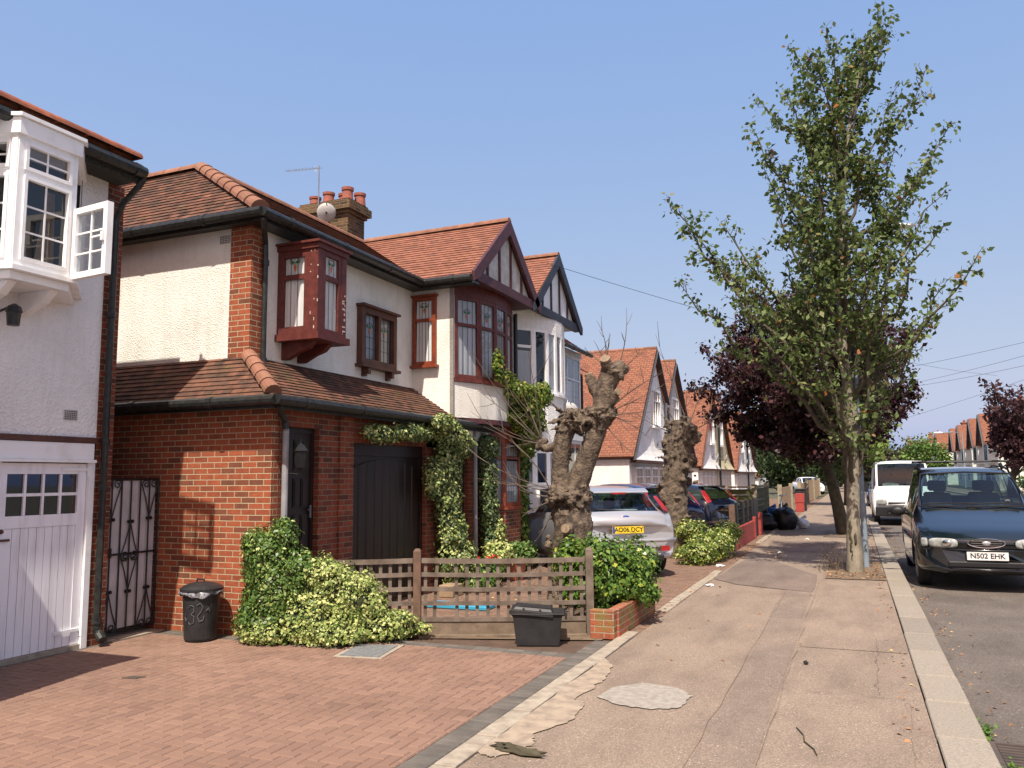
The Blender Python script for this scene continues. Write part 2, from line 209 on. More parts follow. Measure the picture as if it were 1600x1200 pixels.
# ---------------- mesh builder ----------------
class MB:
    def __init__(s): s.v = []; s.f = []; s.m = []; s.T = None
    def add(s, vs, fs, mi=0):
        b = len(s.v)
        for p in vs:
            p = Vector(p); s.v.append(tuple(s.T @ p) if s.T else tuple(p))
        for f in fs: s.f.append([b+i for i in f]); s.m.append(mi)
        return s
    def box(s, a, b, mi=0):
        x0, y0, z0 = a; x1, y1, z1 = b
        return s.add([(x0,y0,z0),(x1,y0,z0),(x1,y1,z0),(x0,y1,z0),(x0,y0,z1),(x1,y0,z1),(x1,y1,z1),(x0,y1,z1)],
                     [(0,3,2,1),(4,5,6,7),(0,1,5,4),(1,2,6,5),(2,3,7,6),(3,0,4,7)], mi)
    def beam(s, p, q, w, h, mi=0, up=(0,0,1)):
        p = Vector(p); q = Vector(q); d = (q-p).normalized(); r = d.cross(Vector(up)).normalized()*w/2; u = r.cross(d).normalized()*h/2
        vs = [p-r-u, p+r-u, p+r+u, p-r+u, q-r-u, q+r-u, q+r+u, q-r+u]
        return s.add(vs, [(0,1,2,3),(7,6,5,4),(0,4,5,1),(1,5,6,2),(2,6,7,3),(3,7,4,0)], mi)
    def prism(s, pts, d, mi=0):     # closed polygon extruded by vector d
        n = len(pts); d = Vector(d); vs = [Vector(p) for p in pts]; vs += [p+d for p in vs]
        return s.add(vs, [list(range(n))[::-1], list(range(n, 2*n))] + [(i, (i+1) % n, n+(i+1) % n, n+i) for i in range(n)], mi)
    def quad(s, *p, mi=0): return s.add(p, [list(range(len(p)))], mi)
    def tube(s, pts, rad, seg=8, mi=0, cap=True):
        pts = [Vector(p) for p in pts]; n = len(pts)
        if not hasattr(rad, '__len__'): rad = [rad]*n
        vs = []; prev = None
        for i, p in enumerate(pts):
            d = (pts[min(i+1, n-1)] - pts[max(i-1, 0)]).normalized()
            a = prev if prev and abs(prev.dot(d)) < .95 else (Vector((1, 0, 0)) if abs(d.x) < .8 else Vector((0, 1, 0)))
            a = (a - d*a.dot(d)).normalized(); prev = a; b = d.cross(a)
            for k in range(seg): t = 2*math.pi*k/seg; vs.append(p + (a*math.cos(t) + b*math.sin(t))*rad[i])
        fs = [(i*seg+k, i*seg+(k+1) % seg, (i+1)*seg+(k+1) % seg, (i+1)*seg+k) for i in range(n-1) for k in range(seg)]
        if cap: fs += [list(range(seg))[::-1], list(range((n-1)*seg, n*seg))]
        return s.add(vs, fs, mi)
    def lathe(s, prof, c=(0,0,0), seg=20, mi=0, cap=True):
        c = Vector(c); vs = [c + Vector((r*math.cos(2*math.pi*k/seg), r*math.sin(2*math.pi*k/seg), z)) for r, z in prof for k in range(seg)]; n = len(prof)
        fs = [(i*seg+k, i*seg+(k+1) % seg, (i+1)*seg+(k+1) % seg, (i+1)*seg+k) for i in range(n-1) for k in range(seg)]
        if cap: fs += [list(range(seg))[::-1], list(range((n-1)*seg, n*seg))]
        return s.add(vs, fs, mi)
    def ball(s, c, r, mi=0, seg=12, rings=7, jit=0):
        c = Vector(c); r = Vector(r if hasattr(r, '__len__') else (r, r, r)); vs = []; 
        for i in range(rings+1):
            a = math.pi*i/rings
            for k in range(seg):
                t = 2*math.pi*k/seg; d = Vector((math.sin(a)*math.cos(t), math.sin(a)*math.sin(t), math.cos(a))); q = 1 + jit*noise.noise(d*2.1+c*3)
                vs.append(c + Vector((d.x*r.x, d.y*r.y, d.z*r.z))*q)
        fs = [(i*seg+k, (i+1)*seg+k, (i+1)*seg+(k+1) % seg, i*seg+(k+1) % seg) for i in range(rings) for k in range(seg)]
        return s.add(vs, fs, mi)
    def build(s, name, mats, parent=None, smooth=False, fix=True, bevel=0):
        me = bpy.data.meshes.new(name); me.from_pydata(s.v, [], s.f)
        if not isinstance(mats, (list, tuple)): mats = [mats]
        for m in mats: me.materials.append(M[m] if isinstance(m, str) else m)
        me.polygons.foreach_set('material_index', s.m)
        if fix or bevel:
            bm = bmesh.new(); bm.from_mesh(me)
            if fix: bmesh.ops.remove_doubles(bm, verts=bm.verts, dist=1e-5) if smooth else None; bmesh.ops.recalc_face_normals(bm, faces=bm.faces)
            if bevel: bmesh.ops.bevel(bm, geom=bm.edges[:], offset=bevel, segments=1, affect='EDGES')
            bm.to_mesh(me); bm.free()
        if smooth: me.polygons.foreach_set('use_smooth', [True]*len(me.polygons))
        uvs(me); me.update()
        return link(name, me, parent)
def uvs(me):
    uv = me.uv_layers.new(name='UVMap'); co = np.empty(len(me.vertices)*3); me.vertices.foreach_get('co', co); co = co.reshape(-1, 3)
    li = np.empty(len(me.loops), dtype=np.int64); me.loops.foreach_get('vertex_index', li)
    n = np.empty(len(me.polygons)*3); me.polygons.foreach_get('normal', n); n = n.reshape(-1, 3)
    tot = np.empty(len(me.polygons), dtype=np.int64); me.polygons.foreach_get('loop_total', tot); n = np.repeat(n, tot, axis=0)
    h = np.stack([-n[:, 1], n[:, 0], 0*n[:, 0]], 1); ln = np.linalg.norm(h, axis=1, keepdims=True); flat = ln[:, 0] < .2
    h = h/np.maximum(ln, 1e-6); h[flat] = (1, 0, 0); w = np.cross(n, h); w[flat] = (0, 1, 0); p = co[li]
    uv.data.foreach_set('uv', np.stack([(p*h).sum(1), (p*w).sum(1)], 1).ravel())
def link(name, me, parent=None):
    o = bpy.data.objects.new(name, me); C.objects.link(o)
    if parent is not None:
        o.parent = parent
        o.matrix_parent_inverse = Matrix.Translation(-Vector(parent.location)) if parent.type == 'EMPTY' else Matrix.Identity(4)
    return o
def tag(o, label, cat=None, group=None, kind=None):
    if label: o['label'] = label
    if cat: o['category'] = cat
    if group: o['group'] = group
    if kind: o['kind'] = kind
    return o
def thing(name, label, cat, loc=(0,0,0), group=None):
    o = bpy.data.objects.new(name, None); C.objects.link(o); o.location = loc; o.empty_display_size = .2
    return tag(o, label, cat, group)
def struct(o): o['kind'] = 'structure'; return o
def frame(O, u, n): # local (a, d, z) -> world
    u = Vector((*u, 0)).normalized() if len(u) == 2 else Vector(u).normalized(); n = Vector((*n, 0)).normalized() if len(n) == 2 else Vector(n).normalized()
    return Matrix(((u.x, n.x, 0, O[0]), (u.y, n.y, 0, O[1]), (u.z, n.z, 1, O[2]), (0, 0, 0, 1)))
def clip(poly, ax, lim, sign):
    out = []
    for i in range(len(poly)):
        a, b = poly[i], poly[(i+1) % len(poly)]; da = sign*(a[ax]-lim); db = sign*(b[ax]-lim)
        if da >= 0: out.append(a)
        if (da > 0 and db < 0) or (da < 0 and db > 0):
            t = da/(da-db); out.append((a[0]+(b[0]-a[0])*t, a[1]+(b[1]-a[1])*t))
    return out
def tiled(name, poly, parent, m, w=.14, g=.085, lift=.012):
    P = [Vector(p) for p in poly]; n = (P[1]-P[0]).cross(P[2]-P[0]).normalized(); n = -n if n.z < 0 else n
    h = Vector((0, 0, 1)).cross(n).normalized(); u = n.cross(h); O = P[0]
    q = [((p-O).dot(h), (p-O).dot(u)) for p in P]; mb = MB(); mb.quad(*[p-n*.004 for p in P])
    v0 = min(b for a, b in q); v1 = max(b for a, b in q); a0 = min(a for a, b in q); a1 = max(a for a, b in q); r = 0; v = v0
    while v < v1:
        row = clip(clip(q, 1, v, 1), 1, v+g, -1)
        if len(row) > 2:
            x = a0 - (w/2 if r % 2 else 0)
            while x < a1:
                c = clip(clip(row, 0, x+.0015, 1), 0, x+w-.0015, -1)
                if len(c) > 2:
                    L = lift*random.uniform(.85, 1.15); vv = []
                    for a, b in c:
                        t = min(1, max(0, (b-v)/g)); vv.append(O + h*a + u*(b-(.004*random.random() if t < .01 else 0)) + n*(L*(1-t)+.003))
                    base = [O + h*a + u*b for a, b in c]; k = len(c); fs = [list(range(k))]
                    for i in range(k):
                        j = (i+1) % k
                        if c[i][1] < v+1e-4 and c[j][1] < v+1e-4: fs.append((i, j, k+j, k+i))
                    mb.add(vv+base, fs)
                x += w
        v += g; r += 1
    return mb.build(name, m, parent, fix=False)
def ridge(parent, p, q, r=.075, L=.3, m='ridge', name='ridge_tiles', sink=.03):
    p = Vector(p); q = Vector(q); d = q-p; n = max(1, round(d.length/L)); d /= n; s = d.cross(Vector((0, 0, 1))).normalized(); u = s.cross(d).normalized(); mb = MB()
    for i in range(n):
        a = p + d*i; b = p + d*(i+.985); vs = []
        for c, rr in ((a, r*.97), (b, r*1.10)) if p.z > q.z+.1 else ((a, r*1.03), (b, r*1.0)):
            for k in range(9): t = math.pi*k/8; vs.append(c + s*math.cos(t)*rr + u*(math.sin(t)*rr-sink))
        mb.add(vs, [(k, k+1, 9+k+1, 9+k) for k in range(8)] + [list(range(9)), list(range(9, 18))])
    return mb.build(name, m, parent, fix=False)
def glaze(parent, T, w, h, fm, fw=.045, fd=.05, vbars=(), hbars=(), bar=.035, curtain=None, gm='glass', sill=True, lead=0, leadh=0, motif=(), name='window', back=True, base_d=0.0, head=0):
    # frame + pane + curtain in the local frame T (a along wall, d outwards, z up)
    mb = MB(); mb.T = T; D = base_d
    mb.box((0, D, 0), (fw, D+fd, h)); mb.box((w-fw, D, 0), (w, D+fd, h)); mb.box((fw, D, 0), (w-fw, D+fd, fw)); mb.box((fw, D, h-fw), (w-fw, D+fd, h))
    zs = [0.0] + sorted(hbars) + [h]
    for z in hbars: mb.box((fw, D, z-bar/2), (w-fw, D+fd-.003, z+bar/2))
    for x in vbars: mb.box((x-bar/2, D, fw), (x+bar/2, D+fd-.006, h-fw))
    if sill: mb.box((-.04, D, -.045), (w+.04, D+fd+.05, -.003))
    if head: mb.box((-.03, D, h+.003), (w+.03, D+fd+head, h+.035))
    f = mb.build(name, fm, parent)
    g = MB(); g.T = T; g.quad((fw*.6, D+.032, fw*.6), (w-fw*.6, D+.032, fw*.6), (w-fw*.6, D+.032, h-fw*.6), (fw*.6, D+.032, h-fw*.6)); g.build('pane', gm, f)
    if back: b = MB(); b.T = T; b.box((.01, D+.001, .01), (w-.01, D+.004, h-.01)); b.build('dark_interior', 'room', f)
    if curtain:
        c = MB(); c.T = T
        if motif: curtain = list(curtain)+[(curtain[0][0], curtain[0][1], max(hbars)+.03 if hbars else curtain[0][2], h-.06, curtain[0][4])]
        for (a0, a1, z0, z1, cm) in curtain:
            N = max(6, int((a1-a0)/.012)); vs = []
            for i in range(N+1):
                a = a0+(a1-a0)*i/N; d = D+.014+.006*math.sin(a*95+math.sin(a*23)*2); vs += [(a, d, z0), (a+.012*math.sin(a*40), d, z1)]
            c.add(vs, [(2*i, 2*i+2, 2*i+3, 2*i+1) for i in range(N)])
        c.build('curtain', curtain[0][4], f, smooth=True, fix=False)
    if lead or leadh:
        k = MB(); k.T = T; x = fw+lead
        while lead and x < w-fw-.01: k.box((x-.003, D+.034, fw), (x+.003, D+.037, h-fw)); x += lead
        z = fw+leadh
        while leadh and z < h-fw-.01: k.box((fw, D+.0345, z-.003), (w-fw, D+.0375, z+.003)); z += leadh
        k.build('leading', 'lead', f)
    for (mx, mz, sc) in motif:
        k = MB(); k.T = T; y0, y1 = D+.038, D+.041
        for sgn in (-1, 1):
            pts = [(mx, mz+.02*sc), (mx+sgn*.03*sc, mz+.045*sc), (mx+sgn*.062*sc, mz+.02*sc), (mx+sgn*.03*sc, mz+.012*sc)]; k.prism([(a, y0, z) for a, z in pts], (0, y1-y0, 0), 0)
        k.prism([(mx-.016*sc, y0, mz-.02*sc), (mx, y0, mz+.012*sc), (mx+.016*sc, y0, mz-.02*sc), (mx, y0, mz-.075*sc)], (0, y1-y0, 0), 1)
        for t in range(7):
            a0 = math.pi*t/7; a1 = math.pi*(t+1)/7; k.beam((mx+.06*sc*math.cos(a0), y1, mz+.03*sc+.045*sc*math.sin(a0)), (mx+.06*sc*math.cos(a1), y1, mz+.03*sc+.045*sc*math.sin(a1)), .005, .005, 2)
        k.build('stained_glass_flower', ['sg_green', 'sg_amber', 'lead'], f)
    return f
def pipe(parent, pts, r=.035, m='black', collars=(), name='drainpipe'):
    mb = MB(); mb.tube(pts, r, 10)
    p = max(range(len(pts)-1), key=lambda i: abs(pts[i][2]-pts[i+1][2])); p = pts[p]
    for z in collars: mb.lathe([(r*1.35, z-.03), (r*1.35, z+.03)], (p[0], p[1], 0), 10)
    return mb.build(name, m, parent, smooth=False)
def gutter(parent, p, q, r=.055, m='black', name='gutter'):
    p = Vector(p); q = Vector(q); mb = MB(); mb.tube([p, q], r, 10); d = (q-p).normalized(); L = (q-p).length; k = .5
    while k < L: mb.tube([p+d*(k-.03), p+d*(k+.03)], r*1.15, 10); k += 1.1
    return mb.build(name, m, parent)

# ---------------- foliage ----------------
def leaves(name, P, size, m, parent=None, N=None, up=.4, asp=.62, var=.5):
    P = np.asarray(P, float); k = len(P)
    n = RS.normal(size=(k, 3)); n[:, 2] += up*1.5
    if N is not None: n = n*.55 + np.asarray(N)*1.1
    n /= np.linalg.norm(n, axis=1, keepdims=True); a = RS.normal(size=(k, 3)); a[:, 2] -= .5; a -= (a*n).sum(1, keepdims=True)*n; a /= np.linalg.norm(a, axis=1, keepdims=True); b = np.cross(n, a)
    s = (size*(1+var*(RS.rand(k)*2-1)))[:, None]
    V = np.stack([P, P+a*s*.45+b*s*asp*.5+n*s*.06, P+a*s-n*s*.12, P+a*s*.45-b*s*asp*.5+n*s*.06], 1).reshape(-1, 3)
    me = bpy.data.meshes.new(name); me.vertices.add(4*k); me.vertices.foreach_set('co', V.ravel()); idx = np.arange(k)*4
    F = np.stack([idx, idx+1, idx+2, idx+3], 1); me.loops.add(4*k); me.loops.foreach_set('vertex_index', F.ravel())
    me.polygons.add(k); me.polygons.foreach_set('loop_start', idx)
    me.materials.append(M[m]); me.update(calc_edges=True); me.validate(); return link(name, me, parent)
def blob_pts(blobs, n, lo=.82, hi=1.13, zmin=.01, rough=.24):
    B = [(np.array(c), np.array(r if hasattr(r, '__len__') else (r, r, r))) for c, r in blobs]
    w = np.array([(r[0]*r[1]+r[1]*r[2]+r[0]*r[2]) for c, r in B]); w = w/w.sum(); P = []; N = []
    for (c, r), wi in zip(B, w):
        k = int(n*wi*1.5)+1; d = RS.normal(size=(k, 3)); d /= np.linalg.norm(d, axis=1, keepdims=True)
        q = lo+(hi-lo)*RS.rand(k); wob = np.array([1+rough*noise.noise(Vector(x*2.6)+Vector(c)*2)*2 for x in d]); p = c + d*r*(q*wob)[:, None]; nn = d/r; nn /= np.linalg.norm(nn, axis=1, keepdims=True)
        keep = p[:, 2] > zmin
        for (c2, r2) in B:
            if c2 is c: continue
            keep &= (((p-c2)/r2)**2).sum(1) > .62
        P.append(p[keep]); N.append(nn[keep])
    return np.concatenate(P), np.concatenate(N)
def bush(name, label, cat, loc, blobs, n, size, m, group=None, core=.72, up=.3, second=None, lo=.8):
    t = thing(name, label, cat, loc, group); P, N = blob_pts(blobs, n, lo=lo)
    if second:
        sel = RS.rand(len(P)) < second[1]; leaves('foliage', P[~sel], size, m, t, N[~sel], up); leaves('pale_foliage', P[sel], size, second[0], t, N[sel], up)
    else: leaves('foliage', P, size, m, t, N, up)
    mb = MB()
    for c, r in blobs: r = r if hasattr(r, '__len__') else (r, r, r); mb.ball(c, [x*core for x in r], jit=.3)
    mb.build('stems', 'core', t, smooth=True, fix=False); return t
def bez(a, b, c, n): return [a*(1-t)**2 + b*2*t*(1-t) + c*t*t for t in [i/(n-1) for i in range(n)]]
def tree(name, label, cat, base, trunk, rads, limbs, lm, bm, size, dens=1.0, twig=.5, group=None, spread=.07, seed=1, step=.16, per=7, thin=None):
    rnd = random.Random(seed); t = thing(name, label, cat, base, group); mb = MB(); lb = MB(); tr = [Vector(p) for p in trunk]; mb.tube(tr, rads, 12); LP = []
    def at(f):
        x = f*(len(tr)-1); i = min(int(x), len(tr)-2); return tr[i].lerp(tr[i+1], x-i), rads[i]+(rads[i+1]-rads[i])*(x-i)
    def twigs(pts, r0, depth, ln):
        L = 0; nxt = step*rnd.random()
        for i in range(len(pts)-1):
            d = pts[i+1]-pts[i]; sl = d.length
            while nxt < L+sl:
                f = (nxt-L)/sl; p = pts[i].lerp(pts[i+1], f); prog = (i+f)/(len(pts)-1)
                if prog > (.22 if depth == 0 else .05):
                    v = Vector((rnd.gauss(0, 1), rnd.gauss(0, 1), rnd.gauss(.25, .8))); v = (v.normalized()*.95 + d.normalized()*.8).normalized(); l2 = ln*(1.1-.65*prog)*rnd.uniform(.5, 1.2)
                    e = p+v*l2+Vector((0, 0, l2*.12)); m_ = p.lerp(e, .5)+Vector((rnd.gauss(0, .04), rnd.gauss(0, .04), rnd.gauss(0, .04)))*ln*2; q = [p, m_, e]
                    lb.tube(q, [r0*.3*(1-prog*.5)+.002, .0025+r0*.08, .0012], 4, cap=False)
                    if depth == 0 and l2 > .28: twigs(q, r0*.4, 1, ln*.5)
                    k = int(per*l2/.35*dens*rnd.uniform(.6, 1.3))+1
                    for j in range(k):
                        f2 = rnd.uniform(.15, 1.02); c = (q[0].lerp(q[1], f2*2) if f2 < .5 else q[1].lerp(q[2], f2*2-1)); LP.append(c+Vector((rnd.gauss(0, spread), rnd.gauss(0, spread), rnd.gauss(0, spread*.8))))
                nxt += step*rnd.uniform(.6, 1.4)
            L += sl
        for j in range(int(6*dens)): LP.append(pts[-1]+Vector((rnd.gauss(0, spread), rnd.gauss(0, spread), rnd.gauss(0, spread))))
    for (f, tip, up) in limbs:
        a, ra = at(f); tip = Vector(tip); c = a.lerp(tip, .5); c.z += up; r0 = min(ra*.5, .008+.011*(tip-a).length); q = bez(a, c, tip, 9)
        jj = .022*(tip-a).length; q = [q[0]]+[p+Vector((rnd.gauss(0, jj), rnd.gauss(0, jj), rnd.gauss(0, jj))) for p in q[1:-1]]+[q[-1]]
        lb.tube(q, [r0*(1-i/8)**.8+.004 for i in range(9)], 7, cap=False); twigs(q, r0, 0, twig)
    mb.build('trunk', bm, t, smooth=True, fix=False); lb.build('limbs', 'limb' if bm == 'bark' else bm, t, smooth=True, fix=False); LP = [p for p in LP if not thin or rnd.random() < thin(p)]; leaves('crown', np.array([tuple(p) for p in LP]), size, lm, t); return t, len(LP)
def crown_tree(name, label, base, h, blobs, n, size, lm, bm='bark_dark', r=.16, group=None):
    t = thing(name, label, 'tree', base, group); P, N = blob_pts(blobs, n, lo=.35, hi=1.15, zmin=.3, rough=.35); leaves('crown', P, size, lm, t, None, .3)
    mb = MB(); b = Vector(base); mb.tube([b-Vector((0, 0, .1)), b+Vector((.05, 0, h*.5)), b+Vector((0, 0, h))], [r*1.15, r*.8, r*.45], 10)
    for c, rr in blobs: c = Vector(c); mb.tube([b+Vector((0, 0, h*.55)), (b+Vector((0, 0, h))).lerp(c, .4), c], [r*.45, r*.3, .02], 6)
    mb.build('trunk', bm, t, smooth=True, fix=False); return t
def textmesh(s, size, parent, T, m='ink', name='lettering', sx=1.0):
    cu = bpy.data.curves.new('t', 'FONT'); cu.body = s; cu.size = size; cu.align_x = 'CENTER'; cu.align_y = 'CENTER'; cu.extrude = .002; cu.offset = size*.018
    ob = bpy.data.objects.new('t', cu); C.objects.link(ob); bpy.context.view_layer.update()
    me = bpy.data.meshes.new_from_object(ob.evaluated_get(bpy.context.evaluated_depsgraph_get())); bpy.data.objects.remove(ob)
    me.transform(T @ Matrix.Diagonal((sx, 1, 1, 1))); me.materials.clear(); me.materials.append(M[m]); me.name = name; return link(name, me, parent)
# ================= SETTING: ground, road, pavement =================
def sheet(name, x0, x1, y0, y1, z, m, th=.002):
    mb = MB(); mb.quad((x0, y0, z), (x1, y0, z), (x1, y1, z), (x0, y1, z)); return struct(mb.build(name, m, None, fix=False))
sheet('ground', -400, 400, -60, 900, -.16, 'dirt'); sheet('road', .60, 8.2, -8, 420, -.10, 'road')
sheet('pavement', -2.12, .375, -3, 300, 0, 'path'); sheet('opposite_pavement', 8.2, 10.6, -8, 420, 0, 'path3')
sheet('neighbour_driveway', -14, -2.12, 8.28, 60, -.003, 'paver_far'); sheet('driveway_bed', -12, -2.12, -3, 8.28, -.010, 'joint')
sheet('opposite_gardens', 10.6, 60, -8, 420, -.02, 'dirt')
def ragged(name, pts, z, m, n=5, amp=.03, seed=3):
    rnd = random.Random(seed); out = []
    for i in range(len(pts)):
        a = Vector((*pts[i], z)); b = Vector((*pts[(i+1) % len(pts)], z))
        for k in range(n): out.append(a.lerp(b, k/n)+Vector((rnd.gauss(0, amp), rnd.gauss(0, amp), 0)))
    mb = MB(); mb.quad(*out); return struct(mb.build(name, m, None, fix=False))
# trench strip, patches and tree pit, each sheet 4 mm up
sheet('pavement_trench_strip', -.94, -.60, -3, 9.9, .004, 'path2'); sheet('pavement_trench_strip', -.98, -.62, 9.91, 13.5, .004, 'path2')
ragged('pavement_repair', [(-1.7, 12.6), (-.62, 12.1), (-.6, 14.2), (-2.0, 17.5), (-2.08, 13.2)], .008, 'path3', 4, .02)
ragged('pavement_repair', [(-1.9, 18.5), (-.5, 18.2), (-.45, 21.5), (-1.9, 21.2)], .004, 'path3', 4, .02, 5)
sheet('pavement_slab', -.55, .36, 8.3, 13.3, .004, 'path'); sheet('pavement_slab', -.57, .36, 3.0, 6.6, .0045, 'path')
for (x0, y0, x1, y1) in ((-.6, 6.62, .36, 6.62), (-2.1, 8.9, -.95, 8.92), (-.59, 3.2, -.57, 13), (-.955, 3, -.95, 12), (.08, 6.7, .12, 9), (.2, 4.5, .28, 6.5)):
    mb = MB(); n = 24; vs = []
    for i in range(n+1):
        t = i/n; x = x0+(x1-x0)*t+random.gauss(0, .008); y = y0+(y1-y0)*t+random.gauss(0, .008); w = random.uniform(.0008, .0035)
        dx, dy = (y1-y0), -(x1-x0); L = math.hypot(dx, dy); vs += [(x-dx/L*w, y-dy/L*w, .0095), (x+dx/L*w, y+dy/L*w, .0095)]
    mb.add(vs, [(2*i, 2*i+1, 2*i+3, 2*i+2) for i in range(n)]); struct(mb.build('pavement_crack', 'path3' if y0 > 6.6 and x1 == .36 else 'path2', None, fix=False))
ragged('tree_pit', [(-.50, 13.75), (.36, 13.75), (.36, 16.6), (-.45, 16.5)], .012, 'soil', 5, .02)
ragged('tree_pit', [(-.8, 22.9), (.28, 22.8), (.28, 25.4), (-.8, 25.5)], .012, 'soil', 5, .02, 9)
ragged('cement_patch', [(-1.82, 5.92), (-1.62, 5.78), (-1.38, 5.74), (-1.2, 5.86), (-1.18, 6.2), (-1.32, 6.38), (-1.6, 6.44), (-1.78, 6.22)], .008, 'cement', 10, .007)
ragged('mortar_spill', [(-2.13, 4.5), (-1.99, 4.45), (-1.86, 4.75), (-1.94, 4.95), (-1.80, 5.3), (-1.86, 5.75), (-1.96, 5.8), (-1.9, 6.4), (-1.98, 6.9), (-2.13, 7.2)], .008, 'mortar', 12, .009, 8)
ragged('mortar_spill', [(-2.13, 3.0), (-1.98, 3.1), (-1.97, 4.0), (-2.06, 4.2), (-2.13, 4.2)], .008, 'mortar', 9, .008, 2)
# concrete edging between drive and pavement, with broken gaps
mb = MB(); y = 0.2
while y < 27:
    L = random.uniform(.55, .9); mb.box((-2.27, y, -.05), (-2.13+random.uniform(-.006, .006), y+L-.012, random.uniform(.0, .012)+.004)); y += L
    if 8.2 < y < 9.6: y = 9.9
    if 14 < y < 20: y = 20.5
struct(mb.build('path_edging', 'concrete', None, bevel=.004))
# granite kerb stones, a real step down to the road
mb = MB(); y = -4.0
while y < 120:
    L = random.uniform(.78, 1.0) if y < 60 else 5; a = random.uniform(-.004, .004); mb.box((.385+a, y, -.2), (.665+a, y+L-.012, .004+random.uniform(-.003, .004))); y += L
struct(mb.build('kerb', 'granite', None, bevel=.008)); mb = MB(); mb.box((8.2, -8, -.2), (8.45, 200, .01)); struct(mb.build('opposite_kerb', 'granite', None))
# herringbone block paving of the near drive: every block its own chamfered lump
def blocks():
    A, G = MB(), MB(); w = .084; c = .006; e = .0022
    def blk(mb, x0, y0, x1, y1):
        z = random.uniform(-.0015, .0015); x0 += e; y0 += e; x1 -= e; y1 -= e; tl = random.uniform(-.001, .001)
        mb.add([(x0, y0, z-.008), (x1, y0, z-.008), (x1, y1, z-.008), (x0, y1, z-.008), (x0+c, y0+c, z+tl), (x1-c, y0+c, z-tl), (x1-c, y1-c, z-tl), (x0+c, y1-c, z+tl)],
               [(4, 5, 6, 7), (0, 1, 5, 4), (1, 2, 6, 5), (2, 3, 7, 6), (3, 0, 4, 7)])
    def inside(x0, y0, x1, y1): return x0 >= -6.95 and x1 <= -2.46 and y0 >= 1.6 and y1 <= Yb((x0+x1)/2) and (y1 < 5.95 or x0 > -7.3)
    def Yb(x): return 7.12 if x > -4.6 else 6.72
    for m in range(-110, 110):
        for n in range(-60, 60):
            ox, oy = -4.6+(m+2*n)*w, 4.4+(m-2*n)*w
            if not (-9 < ox < -2 and 1 < oy < 8): continue
            for (a, b, p, q) in ((0, 0, 2, 1), (0, 1, 1, 3)):
                r = (ox+a*w, oy+b*w, ox+p*w, oy+q*w)
                if inside(*r): blk(A, *r)
                else:       # cut blocks at the border
                    r = (max(r[0], -6.95), max(r[1], 1.6), min(r[2], -2.46), min(r[3], Yb((r[0]+r[2])/2)))
                    if r[2]-r[0] > .02 and r[3]-r[1] > .02 and r[0] >= -6.95: blk(A, *r)
    y = 1.4
    while y < 7.9: blk(G, -2.455, y, -2.285, y+w); y += w
    for k in range(2):
        x = -4.6
        while x < -2.5: blk(G, x, 7.125+k*w, x+.168, 7.125+(k+1)*w); x += .168
        x = -7.0
        while x < -4.65: blk(G, x, 6.725+k*w, x+.168, 6.725+(k+1)*w); x += .168
    y = 1.4
    while y < 6.7: blk(G, -7.03, y, -6.955, y+.168); y += .168
    struct(A.build('driveway', 'paver', None, fix=False)); struct(G.build('driveway_border', 'paver_grey', None, fix=False))
blocks()
mb = MB(); mb.box((-9.5, 6.0, -.1), (-7.04, 6.88, .01)); mb.box((-7.03, 6.2, -.1), (-6.96, 6.88, .012)); struct(mb.build('side_passage_path', 'concrete', None))
ragged('fence_foot_bed', [(-5.6, 6.9), (-5.0, 7.0), (-4.6, 7.30), (-2.4, 7.95), (-2.35, 8.2), (-5.5, 8.2)], .004, 'soil', 5, .015, 12)

# ================= LEFT HOUSE (white, only its right end in view) =================
h1 = thing('house', 'white roughcast house with white garage door and bay, cut off by the left edge', 'house', (-7.0, 6.0, 0))
XW = -7.0
mb = MB(); mb.box((-14, -2, 2.03), (XW, 6.05, 4.70)); mb.box((-14, -2, 0), (XW-.12, 3.9, 2.03)); mb.box((-14, 3.9, 0), (XW-.12, 5.9, 2.03)); mb.build('wall', 'stucco_cool', h1)
mb = MB(); mb.box((-14, 5.93, 0), (XW+.004, 6.13, 4.70)); mb.build('brick_corner', 'brick_dark', h1)
mb = MB(); mb.box((XW-.06, 2, 1.985), (XW+.03, 5.925, 2.04)); mb.build('timber_band', 'brownwood', h1)
mb = MB(); mb.box((XW-.08, 2, 1.82), (XW+.02, 5.90, 1.98)); mb.box((XW-.08, 2, 1.79), (XW+.05, 5.91, 1.818)); mb.build('fascia_board', 'white', h1)
mb = MB(); mb.box((XW-.1, 5.86, 0), (XW+.012, 5.925, 1.79)); mb.build('door_post', 'white', h1)
